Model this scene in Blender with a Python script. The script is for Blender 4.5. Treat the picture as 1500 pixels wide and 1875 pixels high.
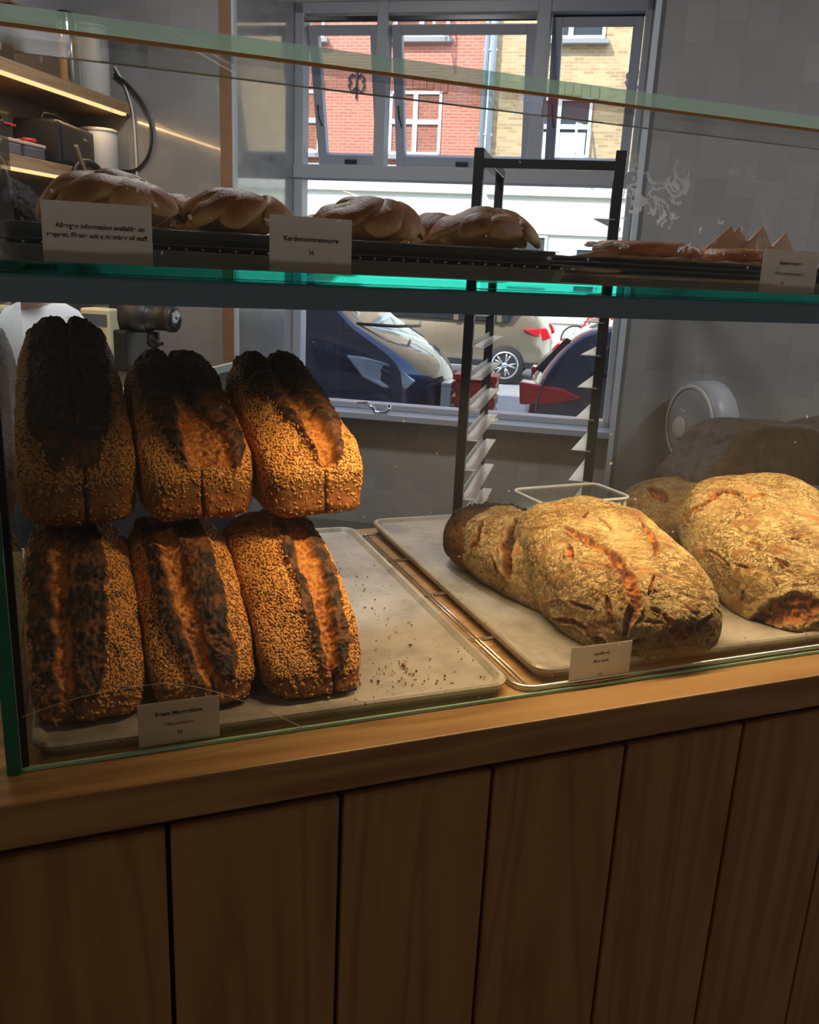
import bpy, math, random
import numpy as np
from mathutils import Matrix, Vector, Euler

for _o in list(bpy.data.objects):
    bpy.data.objects.remove(_o, do_unlink=True)
SC = bpy.context.scene
COL = SC.collection
RA = math.radians
ROOM = RA(-33.0)                      # the shop is turned against the counter
rng = np.random.default_rng(7)
random.seed(7)

def rm(e, n, z=0.0):                  # room axes (e across, n towards the window) -> world
    c, s = math.cos(ROOM), math.sin(ROOM)
    return Vector((c * e - s * n, s * e + c * n, z))

# ------------------------------------------------------------------ camera
cam_d = bpy.data.cameras.new('camera')
cam = bpy.data.objects.new('camera', cam_d)
COL.objects.link(cam)
cam_d.sensor_fit = 'VERTICAL'
cam_d.sensor_height = 36.0
cam_d.lens = 36.0 * 1590.0 / 1875.0
cam_d.clip_start = 0.02
cam_d.clip_end = 300
_R = [[0.9325, -0.0564, 0.3568], [-0.3584, -0.2679, 0.8943], [0.0451, -0.9618, -0.2700]]
_m = Matrix(((_R[0][0], -_R[0][1], -_R[0][2], 0.0),
             (_R[1][0], -_R[1][1], -_R[1][2], 0.0),
             (_R[2][0], -_R[2][1], -_R[2][2], 1.32),
             (0, 0, 0, 1)))
cam.matrix_world = Matrix.Translation((0, 0, 1.32)) @ _m.to_quaternion().to_matrix().to_4x4()
SC.camera = cam

# ------------------------------------------------------------------ colour, sky, sun, lamps
SC.view_settings.view_transform = 'Standard'
SC.view_settings.look = 'None'
SC.view_settings.gamma = 1.0
SC.view_settings.use_curve_mapping = False
SC.view_settings.exposure = 0.0
SC.cycles.use_denoising = True
SC.cycles.max_bounces = 10
SC.cycles.diffuse_bounces = 4
SC.cycles.glossy_bounces = 5
SC.cycles.transmission_bounces = 6
SC.cycles.transparent_max_bounces = 24
SC.cycles.caustics_reflective = False
SC.cycles.caustics_refractive = False
SC.cycles.sample_clamp_indirect = 6.0

W = bpy.data.worlds.new('sky')
SC.world = W
W.use_nodes = True
_nt = W.node_tree
_nt.nodes.clear()
_sky = _nt.nodes.new('ShaderNodeTexSky')
_sky.sky_type = 'NISHITA'
_sky.sun_disc = False
_sky.sun_elevation = RA(48)
_sky.sun_rotation = RA(200)
_bg = _nt.nodes.new('ShaderNodeBackground')
_bg.inputs['Strength'].default_value = 0.6
_wo = _nt.nodes.new('ShaderNodeOutputWorld')
_nt.links.new(_sky.outputs[0], _bg.inputs['Color'])
_nt.links.new(_bg.outputs[0], _wo.inputs['Surface'])

def lamp(name, kind, loc, direction, energy, color, parent=None, **kw):
    d = bpy.data.lights.new(name, kind)
    d.energy = energy
    d.color = color
    for k, v in kw.items():
        setattr(d, k, v)
    o = bpy.data.objects.new(name, d)
    COL.objects.link(o)
    o.location = loc
    o.rotation_euler = Vector(direction).to_track_quat('-Z', 'Y').to_euler()
    if parent:
        o.parent = parent
    return o

_sd = rm(0.42, 0.55, -0.72)
lamp('sun', 'SUN', (0, 0, 20), _sd, 7.5, (1.0, 0.94, 0.84), angle=RA(0.6))
# two unseen warm ceiling lamps added as weak fill on the customers' side
for _e, _n in ((-0.9, -1.3), (2.3, -0.4)):
    lamp('fill_lamp_light', 'AREA', rm(_e, _n, 2.86), (0, 0, -1), 4.2, (1.0, 0.72, 0.46), shape='DISK', size=0.3)
# two unseen neutral ceiling lamps added to brighten the bakers' side
for _e, _n in ((-0.95, 2.3), (1.9, 2.5)):
    lamp('fill_lamp_light', 'AREA', rm(_e, _n, 2.86), (0, 0, -1), 27.0, (0.97, 0.98, 1.0), shape='DISK', size=0.3)
# LED strip under the glass shelf of the display case
_l = lamp('case_led_light', 'AREA', (0.68, 0.808, 1.288), (0, 0.10, -1), 4.0, (1.0, 0.68, 0.33), shape='RECTANGLE', size=0.84, spread=RA(130), size_y=0.012)
_l.rotation_euler = Euler((RA(4), 0, 0))
# LED strips under the two wall shelves
for _z, _n0, _n1 in ((1.872, 1.2, 3.5), (1.580, 1.2, 3.05)):
    _l = lamp('shelf_led_light', 'AREA', rm(-1.985, (_n0 + _n1) / 2, _z - 0.006), (0, 0, -1), 3.0, (1.0, 0.62, 0.28), shape='RECTANGLE', size=0.012, size_y=_n1 - _n0)
    _l.rotation_euler = Euler((0, RA(-20), ROOM))

# ------------------------------------------------------------------ noise
_perm = np.random.default_rng(3).permutation(256)
_perm = np.concatenate([_perm, _perm, _perm])
_g = np.random.default_rng(5).normal(size=(256, 3))
_g /= np.linalg.norm(_g, axis=1)[:, None]

def pn(P, s=0.0):
    P = np.asarray(P, float) + s * 17.31
    i = np.floor(P).astype(int)
    f = P - i
    i &= 255
    u = f * f * f * (f * (f * 6 - 15) + 10)
    def g(dx, dy, dz):
        h = _perm[_perm[_perm[i[:, 0] + dx] + i[:, 1] + dy] + i[:, 2] + dz] % 256
        return (_g[h] * (f - np.array([dx, dy, dz]))).sum(1)
    def lp(a, b, t):
        return a + t * (b - a)
    x0 = lp(lp(g(0, 0, 0), g(1, 0, 0), u[:, 0]), lp(g(0, 1, 0), g(1, 1, 0), u[:, 0]), u[:, 1])
    x1 = lp(lp(g(0, 0, 1), g(1, 0, 1), u[:, 0]), lp(g(0, 1, 1), g(1, 1, 1), u[:, 0]), u[:, 1])
    return lp(x0, x1, u[:, 2]) * 1.6

def fbm(P, octv=4, s=0.0):
    v = 0
    a = 1.0
    P = np.asarray(P, float)
    for k in range(octv):
        v = v + a * pn(P, s + k * 1.7)
        P = P * 2.03
        a *= 0.5
    return v

def ss(a, b, x):
    t = np.clip((np.asarray(x, float) - a) / (b - a), 0, 1)
    return t * t * (3 - 2 * t)

def mixc(a, b, t):
    t = np.asarray(t)[:, None]
    return np.asarray(a, float) * (1 - t) + np.asarray(b, float) * t

# ------------------------------------------------------------------ scene graph helpers
def setp(o, label=None, cat=None, group=None, kind=None):
    if label: o['label'] = label
    if cat: o['category'] = cat
    if group: o['group'] = group
    if kind: o['kind'] = kind
    return o

def thing(name, label, cat, loc=(0, 0, 0), rotz=0.0, group=None, kind=None):
    o = bpy.data.objects.new(name, None)
    o.empty_display_size = 0.05
    COL.objects.link(o)
    o.location = loc
    o.rotation_euler = (0, 0, rotz)
    return setp(o, label, cat, group, kind)

def link(name, me, mat=None, parent=None, loc=None, rot=None, label=None, kind=None):
    o = bpy.data.objects.new(name, me)
    COL.objects.link(o)
    if mat:
        mats = mat if isinstance(mat, (list, tuple)) else [mat]
        for m in mats:
            me.materials.append(m)
    if parent is not None:
        o.parent = parent
    if loc is not None:
        o.location = loc
    if rot is not None:
        o.rotation_euler = rot
    if label: o['label'] = label
    if kind: o['kind'] = kind
    return o

def mesh_np(name, V, quads=None, tris=None, smooth=True, attrs=None):
    V = np.asarray(V, np.float32)
    me = bpy.data.meshes.new(name)
    me.vertices.add(len(V))
    me.vertices.foreach_set('co', V.ravel())
    li, st, n0 = [], [], 0
    if quads is not None and len(quads):
        q = np.asarray(quads, np.int32)
        li.append(q.ravel())
        st.append(np.arange(len(q)) * 4)
        n0 = len(q) * 4
    if tris is not None and len(tris):
        t = np.asarray(tris, np.int32)
        li.append(t.ravel())
        st.append(n0 + np.arange(len(t)) * 3)
    li = np.concatenate(li).astype(np.int32)
    st = np.concatenate(st).astype(np.int32)
    me.loops.add(len(li))
    me.loops.foreach_set('vertex_index', li)
    me.polygons.add(len(st))
    me.polygons.foreach_set('loop_start', st)
    me.update(calc_edges=True)
    me.polygons.foreach_set('use_smooth', np.full(len(st), smooth, dtype=bool))
    for k, a in (attrs or {}).items():
        a = np.asarray(a, np.float32)
        if a.ndim == 2:
            at = me.attributes.new(k, 'FLOAT_COLOR', 'POINT')
            c = np.ones((len(V), 4), np.float32)
            c[:, :3] = np.clip(a, 0, 1)
            at.data.foreach_set('color', c.ravel())
        else:
            at = me.attributes.new(k, 'FLOAT', 'POINT')
            at.data.foreach_set('value', a)
    me.validate()
    return me

class MB:
    """collects boxes, tubes, prisms and lathes into one mesh"""
    def __init__(s):
        s.v, s.f, s.sm, s.mi = [], [], [], []
        s.M = Matrix.Identity(4)
        s.m = 0
    def add(s, vs, fs, smooth=False):
        b = len(s.v)
        s.v += [tuple(s.M @ Vector(p)) for p in vs]
        for f in fs:
            s.f.append([b + i for i in f])
            s.sm.append(smooth)
            s.mi.append(s.m)
        return s
    def box(s, x0, x1, y0, y1, z0, z1):
        vs = [(x0, y0, z0), (x1, y0, z0), (x1, y1, z0), (x0, y1, z0), (x0, y0, z1), (x1, y0, z1), (x1, y1, z1), (x0, y1, z1)]
        return s.add(vs, [(0, 3, 2, 1), (4, 5, 6, 7), (0, 1, 5, 4), (1, 2, 6, 5), (2, 3, 7, 6), (3, 0, 4, 7)])
    def cbox(s, c, d):
        return s.box(c[0] - d[0] / 2, c[0] + d[0] / 2, c[1] - d[1] / 2, c[1] + d[1] / 2, c[2] - d[2] / 2, c[2] + d[2] / 2)
    def prism(s, pts, a, b, axis='z', smooth=False):
        def P(p, h):
            return {'z': (p[0], p[1], h), 'y': (p[0], h, p[1]), 'x': (h, p[0], p[1])}[axis]
        n = len(pts)
        vs = [P(p, a) for p in pts] + [P(p, b) for p in pts]
        s.add(vs, [tuple(range(n))[::-1], tuple(range(n, 2 * n))], False)
        bs = len(s.v) - 2 * n
        for i in range(n):
            j = (i + 1) % n
            s.f.append([bs + i, bs + j, bs + n + j, bs + n + i])
            s.sm.append(smooth)
            s.mi.append(s.m)
        return s
    def tube(s, pts, r, n=8, closed=False, cap=True):
        pts = [Vector(p) for p in pts]
        N = len(pts)
        rs = r if isinstance(r, (list, tuple)) else [r] * N
        up = None
        vs = []
        for i in range(N):
            if closed:
                t = pts[(i + 1) % N] - pts[i - 1]
            else:
                t = pts[min(i + 1, N - 1)] - pts[max(i - 1, 0)]
            t = t.normalized() if t.length > 1e-9 else Vector((0, 0, 1))
            if up is None:
                up = Vector((0, 0, 1)) if abs(t.z) < 0.9 else Vector((1, 0, 0))
            a = (up - t * up.dot(t))
            if a.length < 1e-6:
                a = t.orthogonal()
            a.normalize()
            up = a
            b = t.cross(a)
            for k in range(n):
                w = 2 * math.pi * k / n
                vs.append(pts[i] + (a * math.cos(w) + b * math.sin(w)) * rs[i])
        fs = []
        for i in range(N if closed else N - 1):
            for k in range(n):
                i2 = (i + 1) % N
                fs.append((i * n + k, i * n + (k + 1) % n, i2 * n + (k + 1) % n, i2 * n + k))
        s.add(vs, fs, True)
        if cap and not closed:
            b = len(s.v) - N * n
            s.f.append([b + k for k in range(n)][::-1]); s.sm.append(False); s.mi.append(s.m)
            s.f.append([b + (N - 1) * n + k for k in range(n)]); s.sm.append(False); s.mi.append(s.m)
        return s
    def lathe(s, prof, n=32, c=(0, 0, 0), axis='z', smooth=True, cap=True):
        vs = []
        for r, h in prof:
            for k in range(n):
                w = 2 * math.pi * k / n
                x, y = r * math.cos(w), r * math.sin(w)
                p = {'z': (x, y, h), 'y': (x, h, y), 'x': (h, x, y)}[axis]
                vs.append((p[0] + c[0], p[1] + c[1], p[2] + c[2]))
        fs = []
        for i in range(len(prof) - 1):
            for k in range(n):
                fs.append((i * n + k, i * n + (k + 1) % n, (i + 1) * n + (k + 1) % n, (i + 1) * n + k))
        if cap:
            fs.append(tuple(range(n))[::-1])
            fs.append(tuple((len(prof) - 1) * n + k for k in range(n)))
        return s.add(vs, fs, smooth)
    def mesh(s, name):
        me = bpy.data.meshes.new(name)
        me.from_pydata(s.v, [], s.f)
        me.polygons.foreach_set('use_smooth', np.array(s.sm, dtype=bool))
        me.polygons.foreach_set('material_index', np.array(s.mi, dtype=np.int32))
        me.update()
        import bmesh
        bm = bmesh.new()
        bm.from_mesh(me)
        bmesh.ops.recalc_face_normals(bm, faces=bm.faces)
        bm.to_mesh(me)
        bm.free()
        return me
    def obj(s, name, mat=None, parent=None, loc=None, rot=None, bevel=0, label=None, kind=None, seg=2):
        o = link(name, s.mesh(name), mat, parent, loc, rot, label, kind)
        if bevel:
            b = o.modifiers.new('bevel', 'BEVEL')
            b.width = bevel
            b.segments = seg
            b.limit_method = 'ANGLE'
            b.angle_limit = RA(35)
        return o

def solo(o, label, cat, group=None, kind=None):
    return setp(o, label, cat, group, kind)

# ------------------------------------------------------------------ material helpers
class NT:
    def __init__(s, name):
        s.mat = bpy.data.materials.new(name)
        s.mat.use_nodes = True
        s.t = s.mat.node_tree
        s.t.nodes.clear()
        s.out = s.t.nodes.new('ShaderNodeOutputMaterial')
    def n(s, typ, **kw):
        nd = s.t.nodes.new('ShaderNode' + typ)
        for k, v in kw.items():
            if k.startswith('i_'):
                nd.inputs[k[2:].replace('_', ' ')].default_value = v
            else:
                setattr(nd, k, v)
        return nd
    def l(s, a, b):
        s.t.links.new(a, b)
    def pbsdf(s, col=(0.5, 0.5, 0.5), rough=0.5, metal=0.0, spec=0.5, **kw):
        p = s.n('BsdfPrincipled')
        p.inputs['Base Color'].default_value = (*col, 1)
        p.inputs['Roughness'].default_value = rough
        p.inputs['Metallic'].default_value = metal
        p.inputs['Specular IOR Level'].default_value = spec
        for k, v in kw.items():
            p.inputs[k].default_value = v
        s.l(p.outputs[0], s.out.inputs['Surface'])
        return p
    def coords(s, kind='Object', scale=(1, 1, 1), rot=(0, 0, 0), loc=(0, 0, 0)):
        tc = s.n('TexCoord')
        mp = s.n('Mapping')
        mp.inputs['Scale'].default_value = scale
        mp.inputs['Rotation'].default_value = rot
        mp.inputs['Location'].default_value = loc
        s.l(tc.outputs[kind], mp.inputs['Vector'])
        return mp.outputs[0]
    def noise(s, vec, scale, detail=4, rough=0.5, dist=0.0):
        nd = s.n('TexNoise')
        nd.inputs['Scale'].default_value = scale
        nd.inputs['Detail'].default_value = detail
        nd.inputs['Roughness'].default_value = rough
        nd.inputs['Distortion'].default_value = dist
        if vec is not None:
            s.l(vec, nd.inputs['Vector'])
        return nd.outputs['Fac']
    def ramp(s, fac, stops):
        r = s.n('ValToRGB')
        cr = r.color_ramp
        while len(cr.elements) < len(stops):
            cr.elements.new(0.5)
        for e, (p, c) in zip(cr.elements, stops):
            e.position = p
            e.color = (*c, 1) if len(c) == 3 else c
        s.l(fac, r.inputs[0])
        return r.outputs['Color']
    def mix(s, a, b, fac, blend='MIX'):
        m = s.n('Mix', data_type='RGBA', blend_type=blend)
        for sock, v in ((m.inputs[0], fac), (m.inputs[6], a), (m.inputs[7], b)):
            if hasattr(v, 'is_linked') or isinstance(v, bpy.types.NodeSocket):
                s.l(v, sock)
            elif isinstance(v, (tuple, list)):
                sock.default_value = (*v, 1)[:4]
            else:
                sock.default_value = v
        return m.outputs[2]
    def math(s, op, a, b=None, c=None):
        m = s.n('Math', operation=op)
        for i, v in enumerate((a, b, c)):
            if v is None: continue
            if isinstance(v, bpy.types.NodeSocket): s.l(v, m.inputs[i])
            else: m.inputs[i].default_value = v
        return m.outputs[0]
    def bump(s, p, height, strength=0.3, dist=0.002):
        b = s.n('Bump')
        b.inputs['Strength'].default_value = strength
        b.inputs['Distance'].default_value = dist
        s.l(height, b.inputs['Height'])
        s.l(b.outputs[0], p.inputs['Normal'])
        return b

def plain(name, col, rough=0.5, metal=0.0, spec=0.5, var=0.0, vs=20.0, bump=0.0, **kw):
    t = NT(name)
    p = t.pbsdf(col, rough, metal, spec, **kw)
    if var or bump:
        v = t.coords('Object')
        f = t.noise(v, vs, 5, 0.6)
        if var:
            c = t.mix(tuple(max(0, x * (1 - var)) for x in col), tuple(min(1, x * (1 + var)) for x in col), f)
            t.l(c, p.inputs['Base Color'])
        if bump:
            t.bump(p, f, bump, 0.002)
    return t.mat

def emissive(name, col, strength):
    t = NT(name)
    e = t.n('Emission')
    e.inputs['Color'].default_value = (*col, 1)
    e.inputs['Strength'].default_value = strength
    t.l(e.outputs[0], t.out.inputs['Surface'])
    return t.mat

def wood(name, dark, mid, light, axis='x', scale=1.0, rough=0.45, bump=0.15):
    """straight-grained timber, grain along the given object axis, different on every object"""
    t = NT(name)
    p = t.pbsdf(mid, rough)
    st = {'x': (1.2, 14, 14), 'y': (14, 1.2, 14), 'z': (14, 14, 1.2)}[axis]
    oi = t.n('ObjectInfo')
    tc = t.n('TexCoord')
    ad = t.n('VectorMath', operation='MULTIPLY_ADD')
    cmb = t.n('CombineXYZ')
    t.l(oi.outputs['Random'], cmb.inputs[0]); t.l(oi.outputs['Random'], cmb.inputs[1]); t.l(oi.outputs['Random'], cmb.inputs[2])
    t.l(cmb.outputs[0], ad.inputs[0])
    ad.inputs[1].default_value = (7.3, 5.1, 3.7)
    t.l(tc.outputs['Object'], ad.inputs[2])
    mp = t.n('Mapping')
    mp.inputs['Scale'].default_value = tuple(a * scale for a in st)
    t.l(ad.outputs[0], mp.inputs['Vector'])
    n1 = t.noise(mp.outputs[0], 1.0, 3, 0.5, 0.6)
    rings = t.math('FRACT', t.math('MULTIPLY', n1, 9.0))
    tri = t.math('ABSOLUTE', t.math('SUBTRACT', t.math('MULTIPLY', rings, 2.0), 1.0))
    n2 = t.noise(mp.outputs[0], 9.0, 4, 0.7)
    f = t.math('ADD', t.math('MULTIPLY', tri, 0.45), t.math('MULTIPLY', n2, 0.6))
    c = t.ramp(f, [(0.15, dark), (0.5, mid), (0.9, light)])
    t.l(c, p.inputs['Base Color'])
    t.bump(p, f, bump, 0.0008)
    return t.mat

def glass(name, tint=(1, 1, 1), refl=1.0, dirt=0.0, rough=0.0, body=None, bodyf=0.0):
    """clear pane: straight-through transmission with Fresnel reflection on both faces"""
    t = NT(name)
    geo = t.n('NewGeometry')
    ior = t.n('Mix', data_type='FLOAT')
    t.l(geo.outputs['Backfacing'], ior.inputs[0])
    ior.inputs[2].default_value = 1.5
    ior.inputs[3].default_value = 1 / 1.5
    fr = t.n('Fresnel')
    t.l(ior.outputs[0], fr.inputs['IOR'])
    tr = t.n('BsdfTransparent')
    tr.inputs['Color'].default_value = (*tint, 1)
    gl = t.n('BsdfGlossy')
    gl.inputs['Roughness'].default_value = rough
    mx = t.n('MixShader')
    t.l(t.math('MULTIPLY', fr.outputs[0], refl), mx.inputs[0])
    t.l(tr.outputs[0], mx.inputs[1])
    t.l(gl.outputs[0], mx.inputs[2])
    last = mx
    if body:
        bd = t.n('BsdfDiffuse'); bd.inputs['Color'].default_value = (*body, 1)
        bt = t.n('BsdfTranslucent'); bt.inputs['Color'].default_value = (*body, 1)
        bm_ = t.n('MixShader'); bm_.inputs[0].default_value = 0.5
        t.l(bd.outputs[0], bm_.inputs[1]); t.l(bt.outputs[0], bm_.inputs[2])
        m3 = t.n('MixShader'); m3.inputs[0].default_value = bodyf
        t.l(mx.outputs[0], m3.inputs[1]); t.l(bm_.outputs[0], m3.inputs[2])
        last = m3
    if dirt:
        df = t.n('BsdfDiffuse')
        df.inputs['Color'].default_value = (0.8, 0.82, 0.85, 1)
        tl = t.n('BsdfTranslucent')
        tl.inputs['Color'].default_value = (0.8, 0.82, 0.85, 1)
        hz = t.n('MixShader')
        hz.inputs[0].default_value = 0.6
        t.l(df.outputs[0], hz.inputs[1]); t.l(tl.outputs[0], hz.inputs[2])
        v = t.coords('Object')
        f = t.noise(v, 3.0, 5, 0.6)
        sp = t.noise(v, 130.0, 1, 0.3)
        spk = t.math('MULTIPLY', t.math('GREATER_THAN', sp, 0.80), 0.35)
        fac = t.math('ADD', t.math('MULTIPLY', f, dirt * 2), spk)
        m2 = t.n('MixShader')
        t.l(fac, m2.inputs[0]); t.l(mx.outputs[0], m2.inputs[1]); t.l(hz.outputs[0], m2.inputs[2])
        last = m2
    t.l(last.outputs[0], t.out.inputs['Surface'])
    return t.mat

M = {}
M['counter_wood'] = wood('counter_ash_wood', (0.25, 0.13, 0.05), (0.38, 0.215, 0.09), (0.47, 0.29, 0.135), 'x', 0.7, 0.38)
M['plank_wood'] = wood('plank_ash_wood', (0.27, 0.135, 0.055), (0.38, 0.205, 0.085), (0.45, 0.26, 0.115), 'z', 0.55, 0.5)
M['shelf_wood'] = wood('oak_shelf_wood', (0.26, 0.15, 0.07), (0.38, 0.23, 0.12), (0.45, 0.29, 0.16), 'y', 0.8, 0.5)
M['trim_wood'] = plain('brown_trim_wood', (0.24, 0.13, 0.07), 0.5, var=0.2)
M['glass'] = glass('case_glass', (0.985, 0.995, 0.99), 1.0, 0.006)
M['glass_front'] = glass('front_case_glass', (0.985, 0.995, 0.99), 1.0, 0.013)
M['glass_side'] = glass('side_glass', (0.95, 0.985, 0.97), 1.0, 0.01)
M['glass_edge'] = glass('teal_glass_edge', (0.16, 0.78, 0.68), 0.8)
M['glass_edge_dark'] = plain('green_glass_edge', (0.02, 0.17, 0.10), 0.12, spec=0.6, var=0.5, vs=30)
M['glass_edge_pale'] = glass('pale_green_glass_edge', (0.62, 0.88, 0.80), 0.8, body=(0.66, 0.92, 0.76), bodyf=0.60)  # pale diffuse body stands in for light gathered inside the edge
M['window_glass'] = glass('window_glass', (0.97, 0.985, 1.0), 0.6)
M['black_metal'] = plain('black_metal', (0.016, 0.020, 0.027), 0.28, spec=0.5)
M['rail_metal'] = plain('black_rail_blue_reflection', (0.19, 0.30, 0.42), 0.35)  # black rail; the blue it reflects is put into its base colour
M['black_plastic'] = plain('black_plastic', (0.012, 0.012, 0.014), 0.4)
M['dark_plastic'] = plain('dark_grey_plastic', (0.018, 0.019, 0.023), 0.45)
M['steel'] = plain('brushed_steel', (0.62, 0.60, 0.56), 0.3, 1.0)
M['chrome'] = plain('chrome', (0.75, 0.75, 0.75), 0.12, 1.0)
M['white_plastic'] = plain('white_plastic', (0.62, 0.60, 0.57), 0.4)
M['cream'] = plain('cream_plastic', (0.78, 0.72, 0.48), 0.5)
M['grey_plastic'] = plain('grey_plastic', (0.36, 0.37, 0.40), 0.4)
M['red_plastic'] = plain('red_plastic', (0.55, 0.03, 0.03), 0.4)
_t = NT('white_card')
_d = _t.n('BsdfDiffuse'); _d.inputs['Color'].default_value = (0.80, 0.77, 0.73, 1)
_tl = _t.n('BsdfTranslucent'); _tl.inputs['Color'].default_value = (0.72, 0.68, 0.63, 1)
_mx = _t.n('MixShader'); _mx.inputs[0].default_value = 0.55
_t.l(_d.outputs[0], _mx.inputs[1]); _t.l(_tl.outputs[0], _mx.inputs[2]); _t.l(_mx.outputs[0], _t.out.inputs['Surface'])
M['card'] = _t.mat
M['ink'] = plain('black_ink', (0.02, 0.02, 0.02), 0.8, spec=0.1)
M['led'] = emissive('warm_led', (1.0, 0.62, 0.27), 1.5)
M['lamp_white'] = emissive('fill_lamp_diffuser', (1.0, 0.82, 0.6), 6.0)
# ------------------------------------------------------------------ structure materials
def tile_mat(name, c1, c2, grout):
    t = NT(name)
    p = t.pbsdf(c1, 0.16, spec=0.6, **{'Coat Weight': 0.8, 'Coat Roughness': 0.05})
    tc = t.n('TexCoord')
    so = t.n('SeparateXYZ'); t.l(tc.outputs['Object'], so.inputs[0])
    sn = t.n('SeparateXYZ'); t.l(tc.outputs['Normal'], sn.inputs[0])
    isx = t.math('GREATER_THAN', t.math('ABSOLUTE', sn.outputs[0]), 0.5)
    isx2 = t.n('Mix', data_type='FLOAT'); t.l(isx, isx2.inputs[0]); t.l(so.outputs[0], isx2.inputs[2]); t.l(so.outputs[1], isx2.inputs[3])
    cb = t.n('CombineXYZ'); t.l(so.outputs[2], cb.inputs[0]); t.l(isx2.outputs[0], cb.inputs[1])
    br = t.n('TexBrick')
    br.offset = 0.5; br.squash = 1.0
    t.l(cb.outputs[0], br.inputs['Vector'])
    br.inputs['Color1'].default_value = (*c1, 1)
    br.inputs['Color2'].default_value = (*c2, 1)
    br.inputs['Mortar'].default_value = (*grout, 1)
    br.inputs['Scale'].default_value = 1.0
    br.inputs['Mortar Size'].default_value = 0.0016
    br.inputs['Mortar Smooth'].default_value = 0.2
    br.inputs['Brick Width'].default_value = 0.13
    br.inputs['Row Height'].default_value = 0.105
    t.l(br.outputs['Color'], p.inputs['Base Color'])
    wav = t.noise(tc.outputs['Object'], 9.0, 3, 0.55)
    h = t.math('ADD', t.math('MULTIPLY', br.outputs['Fac'], -0.5), t.math('MULTIPLY', wav, 1.6))
    t.bump(p, h, 0.22, 0.005)
    return t.mat

M['tile'] = tile_mat('glazed_tile', (0.27, 0.265, 0.265), (0.315, 0.308, 0.305), (0.272, 0.267, 0.264))
M['tile_brightened'] = tile_mat('brightened_glazed_tile', (0.44, 0.42, 0.395), (0.52, 0.495, 0.465), (0.43, 0.41, 0.385))  # lightened copy of the wall tile; stands in for light the parapet lacks
M['ceiling'] = plain('ceiling_paint', (0.42, 0.41, 0.40), 0.8)
M['floor'] = plain('shop_floor', (0.16, 0.15, 0.14), 0.5, var=0.3, vs=4)
M['plaster_in'] = plain('inner_plaster', (0.34, 0.32, 0.30), 0.8)
M['frame_metal'] = plain('grey_window_frame', (0.50, 0.53, 0.58), 0.4)
M['sill'] = plain('pale_stone_sill', (0.46, 0.52, 0.58), 0.35)
M['asphalt'] = plain('asphalt', (0.30, 0.30, 0.30), 0.9, var=0.25, vs=3)
M['pavement'] = plain('pavement', (0.5, 0.49, 0.47), 0.9, var=0.15, vs=2)

def rbox(name, e0, e1, n0, n1, z0, z1, mat, kind='structure', bevel=0):
    o = MB().box(e0, e1, n0, n1, z0, z1).obj(name, mat, bevel=bevel)
    o.rotation_euler = (0, 0, ROOM)
    if kind: o['kind'] = kind
    return o

rbox('floor', -2.45, 3.0, -3.0, 4.5, -0.15, 0.0, M['floor'])
rbox('ceiling', -2.45, 3.0, -3.0, 4.5, 2.9, 3.05, M['ceiling'])
rbox('wall_left', -2.45, -2.25, -3.0, 3.585, 0, 2.9, M['tile'])
rbox('wall_back', -2.25, 3.0, -3.0, -2.8, 0, 2.9, M['plaster_in'])
rbox('wall_right', 2.8, 3.0, -2.8, 3.585, 0, 2.9, M['plaster_in'])
rbox('wall_alcove_left', -2.45, -1.517, 3.585, 4.5, 0, 2.9, M['tile'])
rbox('wall_alcove_right', 0.112, 3.0, 3.585, 4.5, 0, 2.9, M['tile'])
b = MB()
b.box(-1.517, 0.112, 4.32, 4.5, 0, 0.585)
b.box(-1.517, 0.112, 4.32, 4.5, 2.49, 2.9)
o = b.obj('wall_window', M['tile_brightened']); o.rotation_euler.z = ROOM; o['kind'] = 'structure'
# outer face of the shop's own building, seen by the street only
b = MB()
b.box(-16, -2.45, 4.3, 4.5, -0.6, 12.0)
b.box(3.0, 16, 4.3, 4.5, -0.6, 12.0)
b.box(-2.45, 3.0, 4.3, 4.5, 3.05, 12.0)
b.box(-2.45, 3.0, 4.3, 4.5, -0.6, -0.15)
o = b.obj('wall_outside', M['plaster_in']); o.rotation_euler.z = ROOM; o['kind'] = 'structure'
rbox('trim_1', -1.565, -1.517, 3.565, 3.585, 0, 2.9, M['trim_wood'])
rbox('trim_2', -1.517, 0.112, 4.17, 4.34, 0.585, 0.612, M['sill'])
o = rbox('trim_3', 0.100, 0.120, 3.565, 3.60, 0, 2.9, M['sill'])
rbox('trim_4', -1.522, -1.505, 3.57, 3.60, 0, 2.9, M['sill'])

# ------------------------------------------------------------------ window: fixed frame, three top-hung sashes pushed outwards, one big pane
WIN = thing('window_1', 'wide grey-framed shop window with three tilted upper sashes above one large pane', 'window', rm(0, 4.36, 0), ROOM, kind='structure')
E0, E1 = -1.517, 0.112
ZT, ZB, ZS = 2.49, 0.612, 1.765
b = MB()
b.box(E0, E0 + 0.045, -0.04, 0.05, ZB, ZT)
b.box(E1 - 0.03, E1, -0.04, 0.05, ZB, ZT)
b.box(E0, E1, -0.04, 0.05, ZT - 0.05, ZT)
b.box(E0, E1, -0.04, 0.05, ZB, ZB + 0.03)
b.box(E0, E1, -0.05, 0.05, ZS - 0.045, ZS + 0.02)
b.box(-1.118, -1.066, -0.045, 0.05, ZS, ZT)
b.box(-0.385, -0.325, -0.045, 0.05, ZS, ZT)
b.obj('window_frame', M['frame_metal'], WIN, bevel=0.004)
MB().box(E0 + 0.045, E1 - 0.045, 0.0, 0.006, ZB + 0.03, ZS - 0.045).obj('pane', M['window_glass'], WIN)
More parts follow.
